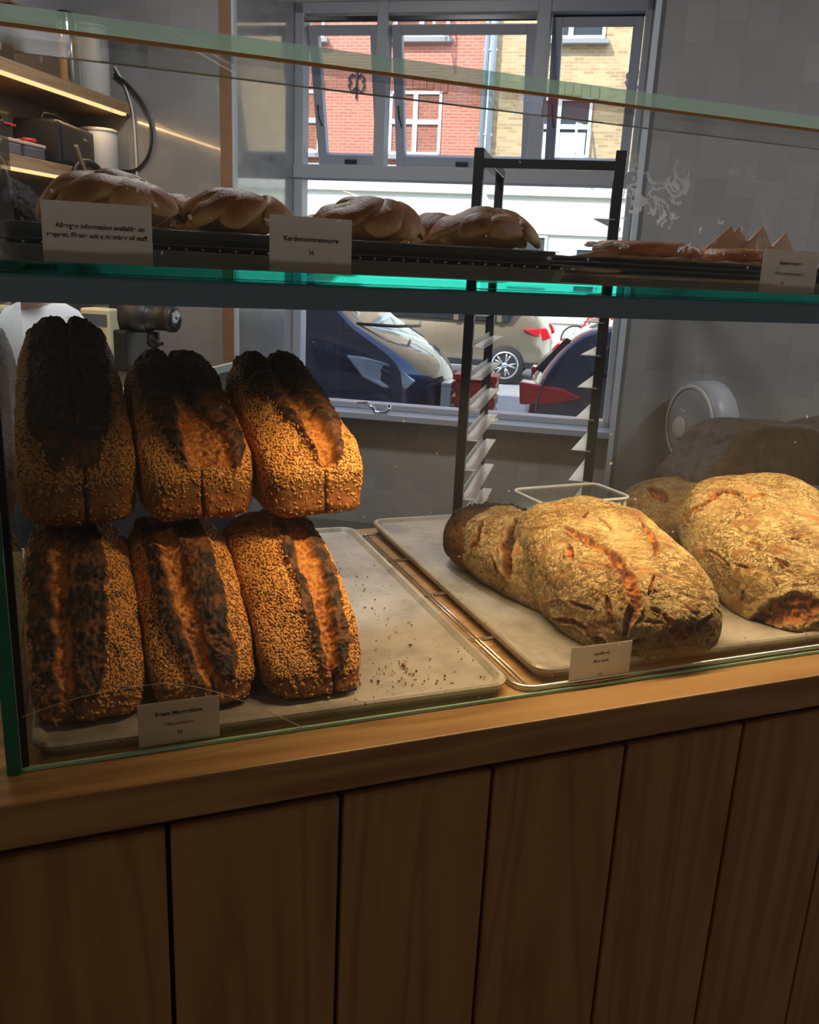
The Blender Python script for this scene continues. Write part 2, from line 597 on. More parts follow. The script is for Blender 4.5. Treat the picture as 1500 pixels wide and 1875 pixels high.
for e0, e1, zt in ((E0 + 0.047, -1.122, 2.41), (-1.062, -0.389, 2.41), (-0.321, E1 - 0.032, 2.44)):
    h = zt - (ZS + 0.02)
    w = e1 - e0
    s = MB()
    fw = 0.046
    s.box(0, fw, -0.025, 0.025, -h, 0).box(w - fw, w, -0.025, 0.025, -h, 0)
    s.box(fw, w - fw, -0.025, 0.025, -h, -h + 0.05).box(fw, w - fw, -0.025, 0.025, -0.042, 0)
    so = s.obj('sash', M['frame_metal'], WIN, loc=(e0, 0.035, zt), rot=(RA(19), 0, 0), bevel=0.003)
    MB().box(fw, w - fw, -0.004, 0.004, -h + 0.05, -0.042).obj('pane', M['window_glass'], so)
    k = MB()
    k.box(w * 0.5 - 0.03, w * 0.5 + 0.03, -0.045, -0.025, -h + 0.012, -h + 0.03)
    k.tube([(0.02, -0.03, -h * 0.55), (0.03, -0.06, -h * 0.62), (0.035, -0.03, -h * 0.70)], 0.004, 6)
    k.obj('latch', M['black_metal'], so)
    MB().box(e0, e1, -0.03, 0.0, zt + 0.004, zt + 0.022).obj('hinge_rail', M['black_metal'], WIN)
# chrome handle lying over the sill edge
k = MB()
k.tube([(-1.13, -0.15, 0.655), (-1.08, -0.155, 0.66), (-1.05, -0.16, 0.64), (-1.03, -0.165, 0.618), (-0.985, -0.165, 0.618), (-0.965, -0.16, 0.632), (-0.965, -0.155, 0.66)], 0.011, 8)
k.obj('sill_handle', M['chrome'], WIN)

# ------------------------------------------------------------------ street
o = MB().box(-40, 40, 4.5, 60, -0.75, -0.6).obj('street', M['asphalt']); o.rotation_euler.z = ROOM; o['kind'] = 'structure'
o = MB().box(-40, 40, 18.9, 22.2, -0.6, -0.48).obj('pavement', M['pavement']); o.rotation_euler.z = ROOM; o['kind'] = 'structure'

def brick_mat(name, c1, c2, mortar, var=0.35):
    t = NT(name)
    p = t.pbsdf(c1, 0.85, spec=0.2)
    tc = t.n('TexCoord')
    so = t.n('SeparateXYZ'); t.l(tc.outputs['Object'], so.inputs[0])
    cb = t.n('CombineXYZ'); t.l(so.outputs[0], cb.inputs[0]); t.l(so.outputs[2], cb.inputs[1])
    br = t.n('TexBrick'); br.offset = 0.5
    t.l(cb.outputs[0], br.inputs['Vector'])
    br.inputs['Color1'].default_value = (*c1, 1); br.inputs['Color2'].default_value = (*c2, 1); br.inputs['Mortar'].default_value = (*mortar, 1)
    br.inputs['Scale'].default_value = 1.0; br.inputs['Mortar Size'].default_value = 0.010
    br.inputs['Brick Width'].default_value = 0.235; br.inputs['Row Height'].default_value = 0.070
    n = t.noise(tc.outputs['Object'], 2.2, 5, 0.65)
    c = t.mix(br.outputs['Color'], t.mix(br.outputs['Color'], (0.12, 0.08, 0.05), 0.45), t.math('MULTIPLY', t.math('SUBTRACT', n, 0.40), 2 * var))
    t.l(c, p.inputs['Base Color'])
    return t.mat

M['red_brick'] = brick_mat('red_brick', (0.52, 0.19, 0.12), (0.44, 0.15, 0.10), (0.50, 0.30, 0.23))
M['yellow_brick'] = brick_mat('yellow_brick', (0.56, 0.42, 0.20), (0.36, 0.25, 0.12), (0.46, 0.38, 0.28), 0.5)
M['stucco'] = plain('cream_stucco', (0.60, 0.63, 0.55), 0.8, var=0.05, vs=1.5)
M['white_paint'] = plain('white_paint', (0.82, 0.84, 0.85), 0.5)
M['house_glass'] = plain('dark_house_glass', (0.05, 0.065, 0.07), 0.06, spec=0.8)
M['pipe'] = plain('pale_blue_downpipe', (0.46, 0.56, 0.62), 0.5)
M['slate'] = plain('slate_sill', (0.25, 0.27, 0.28), 0.7)
M['curtain'] = plain('white_curtain', (0.6, 0.65, 0.68), 0.9)

def house_window(parent, e0, e1, z0, z1, arch=True, open_leaf=0, curtain=False, figure=False):
    """white casement window with a cross, in coordinates relative to the facade plane (y = 0)"""
    w = MB()
    f = 0.07
    w.box(e0, e0 + f, -0.03, 0.06, z0, z1).box(e1 - f, e1, -0.03, 0.06, z0, z1)
    w.box(e0, e1, -0.03, 0.06, z0, z0 + f).box(e0, e1, -0.03, 0.06, z1 - f, z1)
    mid = (e0 + e1) / 2
    w.box(mid - 0.055, mid + 0.055, -0.04, 0.05, z0, z1)
    zc = z0 + (z1 - z0) * 0.52
    w.box(e0, e1, -0.045, 0.05, zc - 0.05, zc + 0.05)
    win = w.obj('window', M['white_paint'], parent)
    g = MB().box(e0 + f, e1 - f, 0.0, 0.02, z0 + f, z1 - f)
    g.obj('pane', M['house_glass'], win)
    if curtain:
        MB().box(e0 + f + 0.03, e1 - f - 0.03, -0.012, -0.002, z0 + f, zc - 0.12).obj('curtain', M['curtain'], win)
    if open_leaf:
        lf = MB()
        a, d = (e1 - mid) * 0.95, 0.05
        s = -1 if open_leaf < 0 else 1
        x = e0 if s < 0 else e1
        lf.M = Matrix.Translation((x, -0.04, 0)) @ Matrix.Rotation(RA(65) * s, 4, 'Z')
        q0, q1 = (0, a) if s < 0 else (-a, 0)
        lf.M = Matrix.Translation((x, -0.04, 0)) @ Matrix.Rotation(RA(-65) if s < 0 else RA(65), 4, 'Z')
        for x0, x1, y0, y1 in ((q0, q0 + d, z0, zc), (q1 - d, q1, z0, zc), (q0, q1, z0, z0 + d), (q0, q1, zc - d, zc)):
            lf.box(x0, x1, -0.02, 0.02, y0, y1)
        lf.obj('open_casement', M['white_paint'], win)
    st = MB().box(e0 - 0.10, e1 + 0.10, -0.16, 0.02, z0 - 0.11, z0 - 0.02)
    st.obj('window_sill', M['slate'], win)
    if arch:
        ar = MB()
        n = 9
        for i in range(n):
            x0 = e0 - 0.12 + (e1 - e0 + 0.24) * i / n
            x1 = e0 - 0.12 + (e1 - e0 + 0.24) * (i + 0.93) / n
            xm = ((x0 + x1) / 2 - mid) / (e1 - e0)
            h = z1 + 0.10 - 0.32 * xm * xm
            ar.box(x0, x1, -0.025, 0.02, h - 0.04, h + 0.22)
        ar.obj('brick_arch', parent['_arch'] and M[parent['_arch']], win)
    return win

def anchor(parent, e, z):
    a = MB()
    a.tube([(e, -0.03, z - 0.38), (e, -0.03, z + 0.30)], 0.022, 6)
    for s in (-1, 1):
        a.tube([(e, -0.03, z - 0.1), (e + s * 0.13, -0.03, z - 0.22), (e + s * 0.20, -0.03, z - 0.08), (e + s * 0.13, -0.03, z + 0.02)], 0.02, 6)
        a.tube([(e, -0.03, z + 0.08), (e + s * 0.11, -0.03, z + 0.18), (e + s * 0.19, -0.03, z + 0.08), (e + s * 0.17, -0.03, z - 0.02)], 0.02, 6)
    a.obj('iron_wall_anchor', M['black_metal'], parent)

HR = thing('apartment_building', 'red brick apartment house with white cross windows across the street', 'building', rm(0, 22.0, 0), ROOM)
HR['_arch'] = 'red_brick'
MB().box(-26, -3.08, 0, 0.6, 3.72, 15).obj('brick_wall', M['red_brick'], HR)
b = MB().box(-26, -3.08, -0.05, 0.6, -0.5, 3.72)
b.box(-26, -3.08, -0.11, 0, 2.24, 2.34).box(-26, -3.08, -0.14, 0, 3.10, 3.24).box(-26, -3.08, -0.10, 0, 0.2, 0.3)
b.obj('stucco_base', M['stucco'], HR)
for i, (e0, e1, leaf) in enumerate(((-5.32, -4.05, 0), (-8.35, -7.05, 1), (-11.3, -10.0, 0))):
    house_window(HR, e0, e1, 3.95, 5.36, True, leaf)
    house_window(HR, e0 + 0.05, e1 + 0.08, 6.5, 7.9, True, 1 if i == 0 else 0)
anchor(HR, -6.15, 5.55)
HY = thing('apartment_building', 'yellow brick apartment house to the right of the red one', 'building', rm(0, 22.0, 0), ROOM)
HY['_arch'] = 'yellow_brick'
MB().box(-2.86, 22, 0.02, 0.6, 3.72, 15).obj('brick_wall', M['yellow_brick'], HY)
b = MB().box(-2.86, 22, -0.05, 0.6, -0.5, 3.72)
b.box(-2.86, 22, -0.11, 0, 2.24, 2.34).box(-2.86, 22, -0.14, 0, 3.10, 3.24).box(-2.86, 22, -0.10, 0, 0.2, 0.3)
b.obj('stucco_base', M['stucco'], HY)
house_window(HY, -2.05, -0.55, 3.95, 5.25, True, 1, curtain=True)
house_window(HY, 2.1, 3.5, 3.95, 5.25, True, 0)
house_window(HY, -1.95, -0.42, 6.46, 7.8, True, 0)
house_window(HY, 2.1, 3.5, 6.46, 7.8, True, 0)
anchor(HY, 0.33, 5.65)
for e0, e1, z0, z1 in ((-2.16, -1.38, 1.72, 2.16), (-0.60, -0.14, 1.30, 1.92)):
    f = MB()
    f.box(e0 - .06, e0, -.1, 0.02, z0 - .06, z1 + .06).box(e1, e1 + .06, -.1, 0.02, z0 - .06, z1 + .06)
    f.box(e0, e1, -.1, 0.02, z0 - .06, z0).box(e0, e1, -.1, 0.02, z1, z1 + .06)
    fo = f.obj('basement_window', M['pipe'], HY)
    MB().box(e0, e1, -.07, -.055, z0, z1).obj('pane', M['house_glass'], fo)
for k in ('_arch',):
    del HR[k]; del HY[k]
dp = thing('downpipe', 'pale blue pair of downpipes between the red and the yellow house', 'pipe', rm(-2.97, 21.9, 0), ROOM)
for dx in (-0.085, 0.085):
    MB().tube([(dx, 0, 3.74), (dx, 0, 15)], 0.062, 10).obj('pipe', M['pipe'], dp)
for z in (4.4, 6.2, 8.0):
    MB().box(-0.16, 0.16, -0.03, 0.09, z, z + 0.04).obj('pipe_bracket', M['pipe'], dp)
# ------------------------------------------------------------------ vehicles in the street
def paint(name, col, metal=0.3, rough=0.25):
    return plain(name, col, rough, metal, 0.5, **{'Coat Weight': 1.0, 'Coat Roughness': 0.03})
M['navy_paint'] = paint('navy_paint', (0.014, 0.026, 0.062))
M['bronze_paint'] = paint('bronze_paint', (0.30, 0.25, 0.17), 0.5)
M['dark_blue_paint'] = paint('dark_blue_paint', (0.012, 0.025, 0.06))
M['car_glass'] = plain('car_glass', (0.02, 0.03, 0.035), 0.04, spec=1.0)
M['tyre'] = plain('tyre_rubber', (0.02, 0.02, 0.02), 0.8)
M['alloy'] = plain('alloy_wheel', (0.6, 0.62, 0.63), 0.25, 0.9)
M['tail_red'] = plain('tail_light_red', (0.55, 0.015, 0.025), 0.12, spec=0.8)
M['lens'] = plain('headlight_lens', (0.45, 0.55, 0.65), 0.08, 0.4, spec=0.9)
M['silver_trim'] = plain('silver_trim', (0.6, 0.63, 0.66), 0.25, 0.8)

def car_body(prof, w, belt, tumble=0.16, nose=0.10, slices=9):
    """side outline (x, z) swept across the width; upper part leans in, both ends are rounded in plan"""
    n = len(prof)
    x0 = min(p[0] for p in prof); x1 = max(p[0] for p in prof)
    zt = max(p[1] for p in prof)
    vs, fs = [], []
    ys = [-1, -0.97, -0.88, -0.6, 0, 0.6, 0.88, 0.97, 1]
    for y in ys:
        a = abs(y)
        r = (max(0, a - 0.88) / 0.12)
        for x, z in prof:
            k = max(0, (z - belt) / (zt - belt))
            yy = y * w / 2 * (1 - tumble * k)
            end = (abs((x - x0) / (x1 - x0) - 0.5) * 2) ** 6
            xx = x - math.copysign(1, x - (x0 + x1) / 2) * nose * end * (a ** 2.5)
            zz = z - 0.05 * r * r * (1 if z > 0.55 else 0)
            yy *= 1 - 0.03 * r * 0
            vs.append((xx, yy, zz))
    m = len(ys)
    for i in range(m - 1):
        for k in range(n):
            k2 = (k + 1) % n
            fs.append((i * n + k, i * n + k2, (i + 1) * n + k2, (i + 1) * n + k))
    fs.append(tuple(range(n)))
    fs.append(tuple((m - 1) * n + k for k in range(n))[::-1])
    b = MB()
    b.add(vs, fs, True)
    return b

def smooth_prof(pts, it=2):
    for _ in range(it):
        q = []
        for i in range(len(pts)):
            a, c = pts[i], pts[(i + 1) % len(pts)]
            q.append((a[0] * .75 + c[0] * .25, a[1] * .75 + c[1] * .25))
            q.append((a[0] * .25 + c[0] * .75, a[1] * .25 + c[1] * .75))
        pts = q
    return pts

def wheel(parent, x, y, r=0.33, w=0.21):
    s = -1 if y < 0 else 1
    t = MB()
    t.lathe([(r * .70, -w / 2), (r * .96, -w / 2), (r, -w * .35), (r, w * .35), (r * .96, w / 2), (r * .70, w / 2)], 36, (x, y, r), 'y')
    o = t.obj('wheel', M['tyre'], parent)
    a = MB()
    a.lathe([(r * .62, -0.03), (r * .72, -0.03), (r * .72, 0.02), (r * .62, 0.02)], 32, (x, y + s * w * .42, r), 'y', cap=False)
    for k in range(5):
        for dd in (-0.10, 0.10):
            w0 = 2 * math.pi * k / 5
            a.tube([(x + math.cos(w0) * r * .12, y + s * w * .46, r + math.sin(w0) * r * .12), (x + math.cos(w0 + dd * 2) * r * .66, y + s * w * .44, r + math.sin(w0 + dd * 2) * r * .66)], r * .06, 6)
    a.lathe([(r * .16, -0.03), (r * .16, 0.03)], 16, (x, y + s * w * .44, r), 'y')
    a.obj('alloy_rim', M['alloy'], o)
    return o

STZ = -0.6
# --- navy panel van, nose to the right
VAN = thing('van', 'dark navy van parked outside the window, nose pointing right', 'van', rm(-1.42, 9.45, STZ), ROOM)
prof = [(-5.4, 0.38), (-5.45, 2.3), (-5.2, 2.45), (-2.35, 2.42), (-1.75, 2.2), (-1.0, 1.42), (-0.72, 1.27), (-0.25, 1.05), (-0.06, 0.88), (0.0, 0.62), (0.0, 0.34), (-0.15, 0.24), (-5.3, 0.28)]
car_body(smooth_prof(prof, 2), 1.98, 1.2, 0.15, 0.42).obj('body', M['navy_paint'], VAN)
b = MB(); b.prism([(-1.78, 2.10), (-1.10, 1.44), (-1.02, 1.39), (-1.74, 2.12)], -0.80, 0.80, 'y')
b.obj('windscreen', M['car_glass'], VAN)
b = MB(); b.prism([(-3.0, 1.35), (-1.45, 1.32), (-1.98, 1.98), (-3.0, 2.02)], -1.0, -0.90, 'y')
b.M = Matrix.Translation((0, 0, 0))
b.obj('side_window', M['car_glass'], VAN)
b = MB()
b.tube([(-0.92, -0.84, 1.36), (-0.6, -0.5, 1.335), (-0.45, 0.05, 1.32), (-0.55, 0.55, 1.33)], 0.016, 6)
b.obj('wiper', M['black_plastic'], VAN)
for s in (-1, 1):
    b = MB()
    pts = [(-0.98, 1.06), (-0.78, 1.05), (-0.58, 1.01), (-0.40, 0.93), (-0.28, 0.83), (-0.36, 0.755), (-0.58, 0.76), (-0.80, 0.85)]
    yo = lambda x: float(np.interp(x, [-1, -0.44, -0.36, -0.30, -0.2], [0.995, 0.995, 0.935, 0.875, 0.75])) + 0.014
    nn = len(pts)
    b.add([(x, s * yo(x), z) for x, z in pts] + [(x - 0.05, s * (yo(x) - 0.14), z) for x, z in pts],
          [tuple(range(nn)), tuple(range(nn, 2 * nn))[::-1]] + [(i, (i + 1) % nn, nn + (i + 1) % nn, nn + i) for i in range(nn)])
    b.obj('headlight', M['lens'], VAN, bevel=0.02)
b = MB()
for z in (0.52, 0.61, 0.70):
    b.box(-0.06, 0.02, -0.52, 0.52, z, z + 0.03)
b.box(-0.08, 0.03, -0.58, -0.52, 0.46, 0.78).box(-0.08, 0.03, 0.52, 0.58, 0.46, 0.78).box(-0.08, 0.03, -0.58, 0.58, 0.75, 0.80).box(-0.08, 0.03, -0.58, 0.58, 0.43, 0.48)
b.obj('grille', M['silver_trim'], VAN, bevel=0.01)
MB().box(-0.05, 0.01, -0.52, 0.52, 0.46, 0.76).obj('grille_opening', M['black_plastic'], VAN)
MB().box(-0.22, 0.015, -0.80, 0.80, 0.26, 0.40).obj('lower_bumper', M['dark_plastic'], VAN, bevel=0.03)
b = MB(); b.cbox((-1.62, -1.14, 1.42), (0.14, 0.22, 0.30)); b.box(-1.64, -1.58, -1.04, -0.9, 1.32, 1.40)
b.obj('side_mirror', M['black_plastic'], VAN, bevel=0.03)
b = MB(); b.box(-2.35, -2.18, -0.995, -0.985, 0.98, 1.26)
b.obj('door_sticker', M['white_paint'], VAN)
MB().box(-2.31, -2.22, -1.0, -0.994, 1.08, 1.17).obj('sticker_mark', plain('orange_print', (0.7, 0.25, 0.1)), VAN)
for x in (-1.05, -4.4):
    wheel(VAN, x, -0.86); wheel(VAN, x, 0.86)

# --- bronze crossover across the street, tail to the right
CB = thing('car', 'bronze crossover car parked on the far side of the street', 'car', rm(-0.72, 16.5, STZ), ROOM)
prof = [(-4.3, 0.42), (-4.35, 0.75), (-4.1, 0.98), (-3.3, 1.10), (-2.75, 1.5), (-2.2, 1.62), (-0.9, 1.60), (-0.42, 1.42), (-0.10, 1.02), (-0.02, 0.80), (0.0, 0.48), (-0.12, 0.32), (-4.15, 0.28)]
car_body(smooth_prof(prof, 2), 1.82, 1.0, 0.2, 0.14).obj('body', M['bronze_paint'], CB)
b = MB(); b.prism([(-3.0, 1.10), (-0.75, 1.10), (-0.62, 1.38), (-0.95, 1.5), (-2.3, 1.52)], -0.90, 0.90, 'y'); 
b.obj('side_window', M['car_glass'], CB, bevel=0.01)
b = MB()
for x in (-1.75, -0.98):
    b.prism([(x, 1.08), (x + 0.09, 1.08), (x + 0.05, 1.53), (x - 0.02, 1.53)], -0.905, 0.905, 'y')
b.obj('window_pillar', M['bronze_paint'], CB)
for s in (-1, 1):
    b = MB(); b.prism([(-0.52, 0.98), (-0.10, 1.02), (-0.02, 0.86), (-0.12, 0.80)], s * 0.72, s * 0.90, 'y')
    b.obj('tail_light', M['tail_red'], CB, bevel=0.02)
b = MB(); b.box(-4.2, 0.02, -0.92, 0.92, 0.30, 0.44); b.obj('lower_trim', M['dark_plastic'], CB, bevel=0.03)
for x in (-0.78, -3.45):
    wheel(CB, x, -0.84, 0.34); wheel(CB, x, 0.84, 0.34)

# --- dark blue hatchback in the near row, tail to the left
CD = thing('car', 'dark blue hatchback parked in the near row, its tail towards the van', 'car', rm(-0.66, 9.3, STZ), ROOM)
prof = [(0.0, 0.45), (0.02, 0.74), (0.10, 0.98), (0.42, 1.34), (0.72, 1.48), (1.6, 1.52), (2.3, 1.45), (3.0, 1.05), (3.8, 0.95), (4.15, 0.75), (4.2, 0.45), (4.05, 0.26), (0.12, 0.28)]
car_body(smooth_prof(prof, 2), 1.80, 0.98, 0.2, 0.16).obj('body', M['dark_blue_paint'], CD)
b = MB(); b.prism([(0.62, 1.04), (2.75, 1.04), (2.2, 1.40), (1.6, 1.45), (0.88, 1.42)], -0.895, 0.895, 'y')
b.obj('side_window', M['car_glass'], CD, bevel=0.01)
b = MB(); b.prism([(0.12, 1.02), (0.40, 1.34), (0.45, 1.32), (0.18, 1.0)], -0.62, 0.62, 'y')
b.obj('rear_window', M['car_glass'], CD)
for s in (-1, 1):
    b = MB(); b.prism([(0.00, 0.92), (0.42, 0.88), (0.62, 0.80), (0.30, 0.72), (0.02, 0.70)], s * 0.62, s * 0.895, 'y')
    b.obj('tail_light', M['tail_red'], CD, bevel=0.02)
MB().box(-0.03, 4.1, -0.90, 0.90, 0.26, 0.40).obj('lower_trim', M['dark_plastic'], CD, bevel=0.03)
for x in (0.75, 3.4):
    wheel(CD, x, -0.83, 0.32); wheel(CD, x, 0.83, 0.32)

# --- red bicycle leaning by the white wall, red crate between van and hatchback
BK = thing('bicycle', 'red bicycle leaning against the white wall behind the bronze car', 'bicycle', rm(0.05, 21.4, -0.48), ROOM)
M['red_paint'] = plain('red_paint', (0.65, 0.03, 0.04), 0.35)
b = MB()
b.tube([(-0.5, 0, 0.34), (-0.1, 0, 0.30), (0.32, 0, 0.82), (-0.22, 0, 0.86), (-0.1, 0, 0.30)], 0.03, 8)
b.tube([(-0.5, 0, 0.34), (-0.22, 0, 0.86), (-0.26, 0, 1.0)], 0.025, 8)
b.tube([(0.5, 0, 0.34), (0.32, 0, 0.82), (0.28, 0, 1.06)], 0.028, 8)
b.obj('frame', M['red_paint'], BK)
for x in (-0.5, 0.5):
    b = MB(); b.tube([(x + 0.32 * math.cos(a), 0, 0.34 + 0.32 * math.sin(a)) for a in [2 * math.pi * i / 24 for i in range(24)]], 0.02, 6, closed=True)
    for k in range(8):
        a = math.pi * k / 8
        b.tube([(x + 0.32 * math.cos(a), 0, 0.34 + 0.32 * math.sin(a)), (x - 0.32 * math.cos(a), 0, 0.34 - 0.32 * math.sin(a))], 0.004, 4)
    b.obj('wheel', M['tyre'], BK)
b = MB(); b.tube([(0.16, -0.26, 1.08), (0.28, -0.2, 1.1), (0.28, 0.2, 1.1), (0.16, 0.26, 1.08)], 0.018, 6); b.obj('handlebar', M['chrome'], BK)
MB().box(-0.40, -0.12, -0.08, 0.08, 1.0, 1.06).obj('saddle', M['black_plastic'], BK, bevel=0.02)
b = MB()
for k in range(5):
    b.box(0.34, 0.72, -0.2, 0.2, 0.84 + k * 0.06, 0.86 + k * 0.06)
for x in (0.34, 0.70):
    for y in (-0.2, 0.18):
        b.box(x, x + 0.02, y, y + 0.02, 0.82, 1.12)
b.obj('basket', M['red_paint'], BK)

CR = thing('crate', 'red plastic crate standing between the van and the hatchback', 'crate', rm(-1.17, 9.2, STZ), ROOM)
b = MB()
for k in range(4):
    b.box(-0.22, 0.22, -0.18, 0.18, 0.28 + k * 0.14, 0.28 + k * 0.14 + 0.10)
b.box(-0.20, 0.20, -0.16, 0.16, 0.0, 0.82)
b.obj('box', M['red_plastic'], CR, bevel=0.012)
MB().box(-0.23, 0.23, -0.19, 0.19, 0.82, 0.88).obj('rim', M['red_plastic'], CR, bevel=0.01)
# ------------------------------------------------------------------ bakery counter
CZ = 0.90
CT = thing('bakery_counter', 'wooden bakery counter with a thick top and upright front boards', 'counter', (0.5, 0.66, 0))
def W2(o, *r):      # world box relative to an origin
    return (r[0] - o[0], r[1] - o[0], r[2] - o[1], r[3] - o[1], r[4] - o[2], r[5] - o[2])
_o = (0.5, 0.66, 0)
MB().box(*W2(_o, -0.75, 1.75, 0.66, 1.312, 0.860, CZ)).obj('counter_top', M['counter_wood'], CT, bevel=0.002)
MB().box(*W2(_o, -0.74, 1.74, 0.70, 1.30, 0.0, 0.858)).obj('carcass', M['black_plastic'], CT)
for k in range(-5, 11):
    x0 = 0.0575 + 0.1572 * k + 0.0022
    x1 = x0 + 0.1572 - 0.0044
    MB().box(x0 - 0.5, x1 - 0.5, 0.014, 0.034, 0.02, 0.8435).obj('front_board', M['plank_wood'], CT, bevel=0.0015)

# ------------------------------------------------------------------ glass display case
DC = thing('display_case', 'glass display case on the wooden counter with a teal-edged shelf', 'display case', (0.7, 1.0, CZ))
_o = (0.7, 1.0, CZ)
XL, XR = -0.0555, 1.60
YF, YB = 0.707, 1.308
ZS0, ZS1 = 1.3035, 1.3125
def edged(name, r, mat, edge, front_only=True, label=None, parent=DC):
    """slab of glass whose narrow faces carry the green edge material"""
    x0, x1, y0, y1, z0, z1 = W2(_o, *r)
    b = MB()
    vs = [(x0, y0, z0), (x1, y0, z0), (x1, y1, z0), (x0, y1, z0), (x0, y0, z1), (x1, y0, z1), (x1, y1, z1), (x0, y1, z1)]
    fs = [(0, 3, 2, 1), (4, 5, 6, 7), (0, 1, 5, 4), (1, 2, 6, 5), (2, 3, 7, 6), (3, 0, 4, 7)]
    d = [(z1 - z0), (z1 - z0), (y1 - y0), (x1 - x0), (y1 - y0), (x1 - x0)]
    m = min(d)
    b.add(vs, fs)
    b.mi = [0 if abs(q - m) < 1e-6 else 1 for q in d]
    if front_only: b.mi[4] = 0
    return b.obj(name, [mat, edge], parent, label=label)
edged('lower_front_glass', (XL, XR, YF, YF + 0.006, CZ + 0.001, ZS0), M['glass_front'], M['glass_edge_pale'])
edged('upper_front_glass', (XL, XR, YF, YF + 0.005, ZS1, 1.4655), M['glass'], M['glass_edge_pale'])
edged('glass_shelf', (XL, XR, YF - 0.003, YB, ZS0, ZS1), M['glass'], M['glass_edge'], False, label='glass shelf with a glowing teal front edge')
edged('top_glass', (XL, XR, YF - 0.002, 0.803, 1.4665, 1.4775), M['glass'], M['glass_edge_pale'], label='narrow pale green top glass')
edged('side_glass', (-0.0665, XL, YF - 0.004, YB, CZ + 0.001, 1.4655), M['glass_side'], M['glass_edge_dark'], label='side glass with a dark green front edge')
edged('side_glass', (XR, XR + 0.011, YF - 0.004, YB, CZ + 0.001, 1.4655), M['glass_side'], M['glass_edge_dark'])
MB().box(*W2(_o, XL, XL + 0.0055, YF + 0.006, YF + 0.016, CZ + 0.001, ZS0)).obj('black_seal', M['black_plastic'], DC)
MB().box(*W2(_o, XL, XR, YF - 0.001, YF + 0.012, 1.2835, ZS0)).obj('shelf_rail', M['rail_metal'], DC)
MB().box(*W2(_o, XL, XR, 0.796, 0.819, 1.2895, ZS0)).obj('led_channel', M['black_metal'], DC)
MB().box(*W2(_o, 0.18, 1.08, 0.801, 0.815, 1.2885, 1.2895)).obj('led_diffuser', M['led'], DC)
MB().box(*W2(_o, XL, XR, 0.8028, 0.8040, 1.4662, 1.4676)).obj('rear_edge_glint', plain('pale_edge_glint', (0.62, 0.54, 0.46), 0.3), DC)  # strip added along the rear edge, its bright glint painted pale
E_warm = plain('orange_edge_film', (0.75, 0.38, 0.12), 0.3)
MB().box(*W2(_o, XL, XR, YF - 0.0025, YF + 0.0005, 1.4640, 1.4664)).obj('edge_strip', E_warm, DC, label='thin amber strip under the top glass edge')
MB().box(*W2(_o, XL, XR, YF - 0.0012, YF + 0.0003, CZ + 0.0008, CZ + 0.0034)).obj('bottom_edge', plain('sea_green_edge', (0.30, 0.62, 0.50), 0.25), DC, label='sea green lower edge of the front glass')
# thin pale curved line across the lower left of the front glass
b = MB()
pts = [(-0.052, YF - 0.0002, 0.951), (-0.012, YF - 0.0002, 0.9615), (0.034, YF - 0.0002, 0.9655), (0.075, YF - 0.0002, 0.963), (0.127, YF - 0.0002, 0.940), (0.186, YF - 0.0002, 0.9025)]
def spline(p, n=8):
    out = []
    for i in range(len(p) - 1):
        a = [Vector(p[max(i - 1, 0)]), Vector(p[i]), Vector(p[i + 1]), Vector(p[min(i + 2, len(p) - 1)])]
        for k in range(n):
            t = k / n
            out.append(0.5 * ((2 * a[1]) + (a[2] - a[0]) * t + (2 * a[0] - 5 * a[1] + 4 * a[2] - a[3]) * t * t + (3 * a[1] - a[0] - 3 * a[2] + a[3]) * t ** 3))
    out.append(Vector(p[-1]))
    return out
b.M = Matrix.Translation((-0.7, -1.0, -CZ))
b.tube(spline(pts), 0.00035, 5)
b.obj('curved_hairline', plain('pale_hairline', (0.55, 0.5, 0.42), 0.3), DC)

# greasy white smears on the upper front glass
def smear_mat():
    t = NT('white_smear')
    v = t.coords('Object', (1, 1, 1), (0, 0, 0))
    n1 = t.noise(v, 42.0, 5, 0.62, 1.2)
    rid = t.math('ABSOLUTE', t.math('SUBTRACT', n1, 0.5))
    st = t.math('LESS_THAN', rid, 0.028)
    n2 = t.noise(v, 17.0, 3, 0.5)
    bl = t.math('GREATER_THAN', n2, 0.50)
    so = t.n('SeparateXYZ'); tc = t.n('TexCoord'); t.l(tc.outputs['Generated'], so.inputs[0])
    # fades out upwards and to the right
    gx = t.math('SUBTRACT', 1.0, so.outputs[0])
    gz = t.math('SUBTRACT', 1.0, so.outputs[2])
    w = t.math('MULTIPLY', t.math('POWER', gx, 0.9), t.math('POWER', gz, 0.8))
    fac = t.math('MULTIPLY', t.math('MULTIPLY', st, bl), t.math('MULTIPLY', w, 1.1), None)
    d = t.n('BsdfDiffuse'); d.inputs['Color'].default_value = (0.9, 0.93, 1, 1)
    tl = t.n('BsdfTranslucent'); tl.inputs['Color'].default_value = (0.9, 0.93, 1, 1)
    m = t.n('MixShader'); m.inputs[0].default_value = 0.7; t.l(d.outputs[0], m.inputs[1]); t.l(tl.outputs[0], m.inputs[2])
    tr = t.n('BsdfTransparent')
    m2 = t.n('MixShader'); t.l(fac, m2.inputs[0]); t.l(tr.outputs[0], m2.inputs[1]); t.l(m.outputs[0], m2.inputs[2])
    t.l(m2.outputs[0], t.out.inputs['Surface'])
    return t.mat
MB().box(*W2(_o, 0.478, 0.655, YF + 0.0052, YF + 0.0056, 1.346, 1.432)).obj('smear', smear_mat(), DC, label='white greasy smears on the upper front glass')

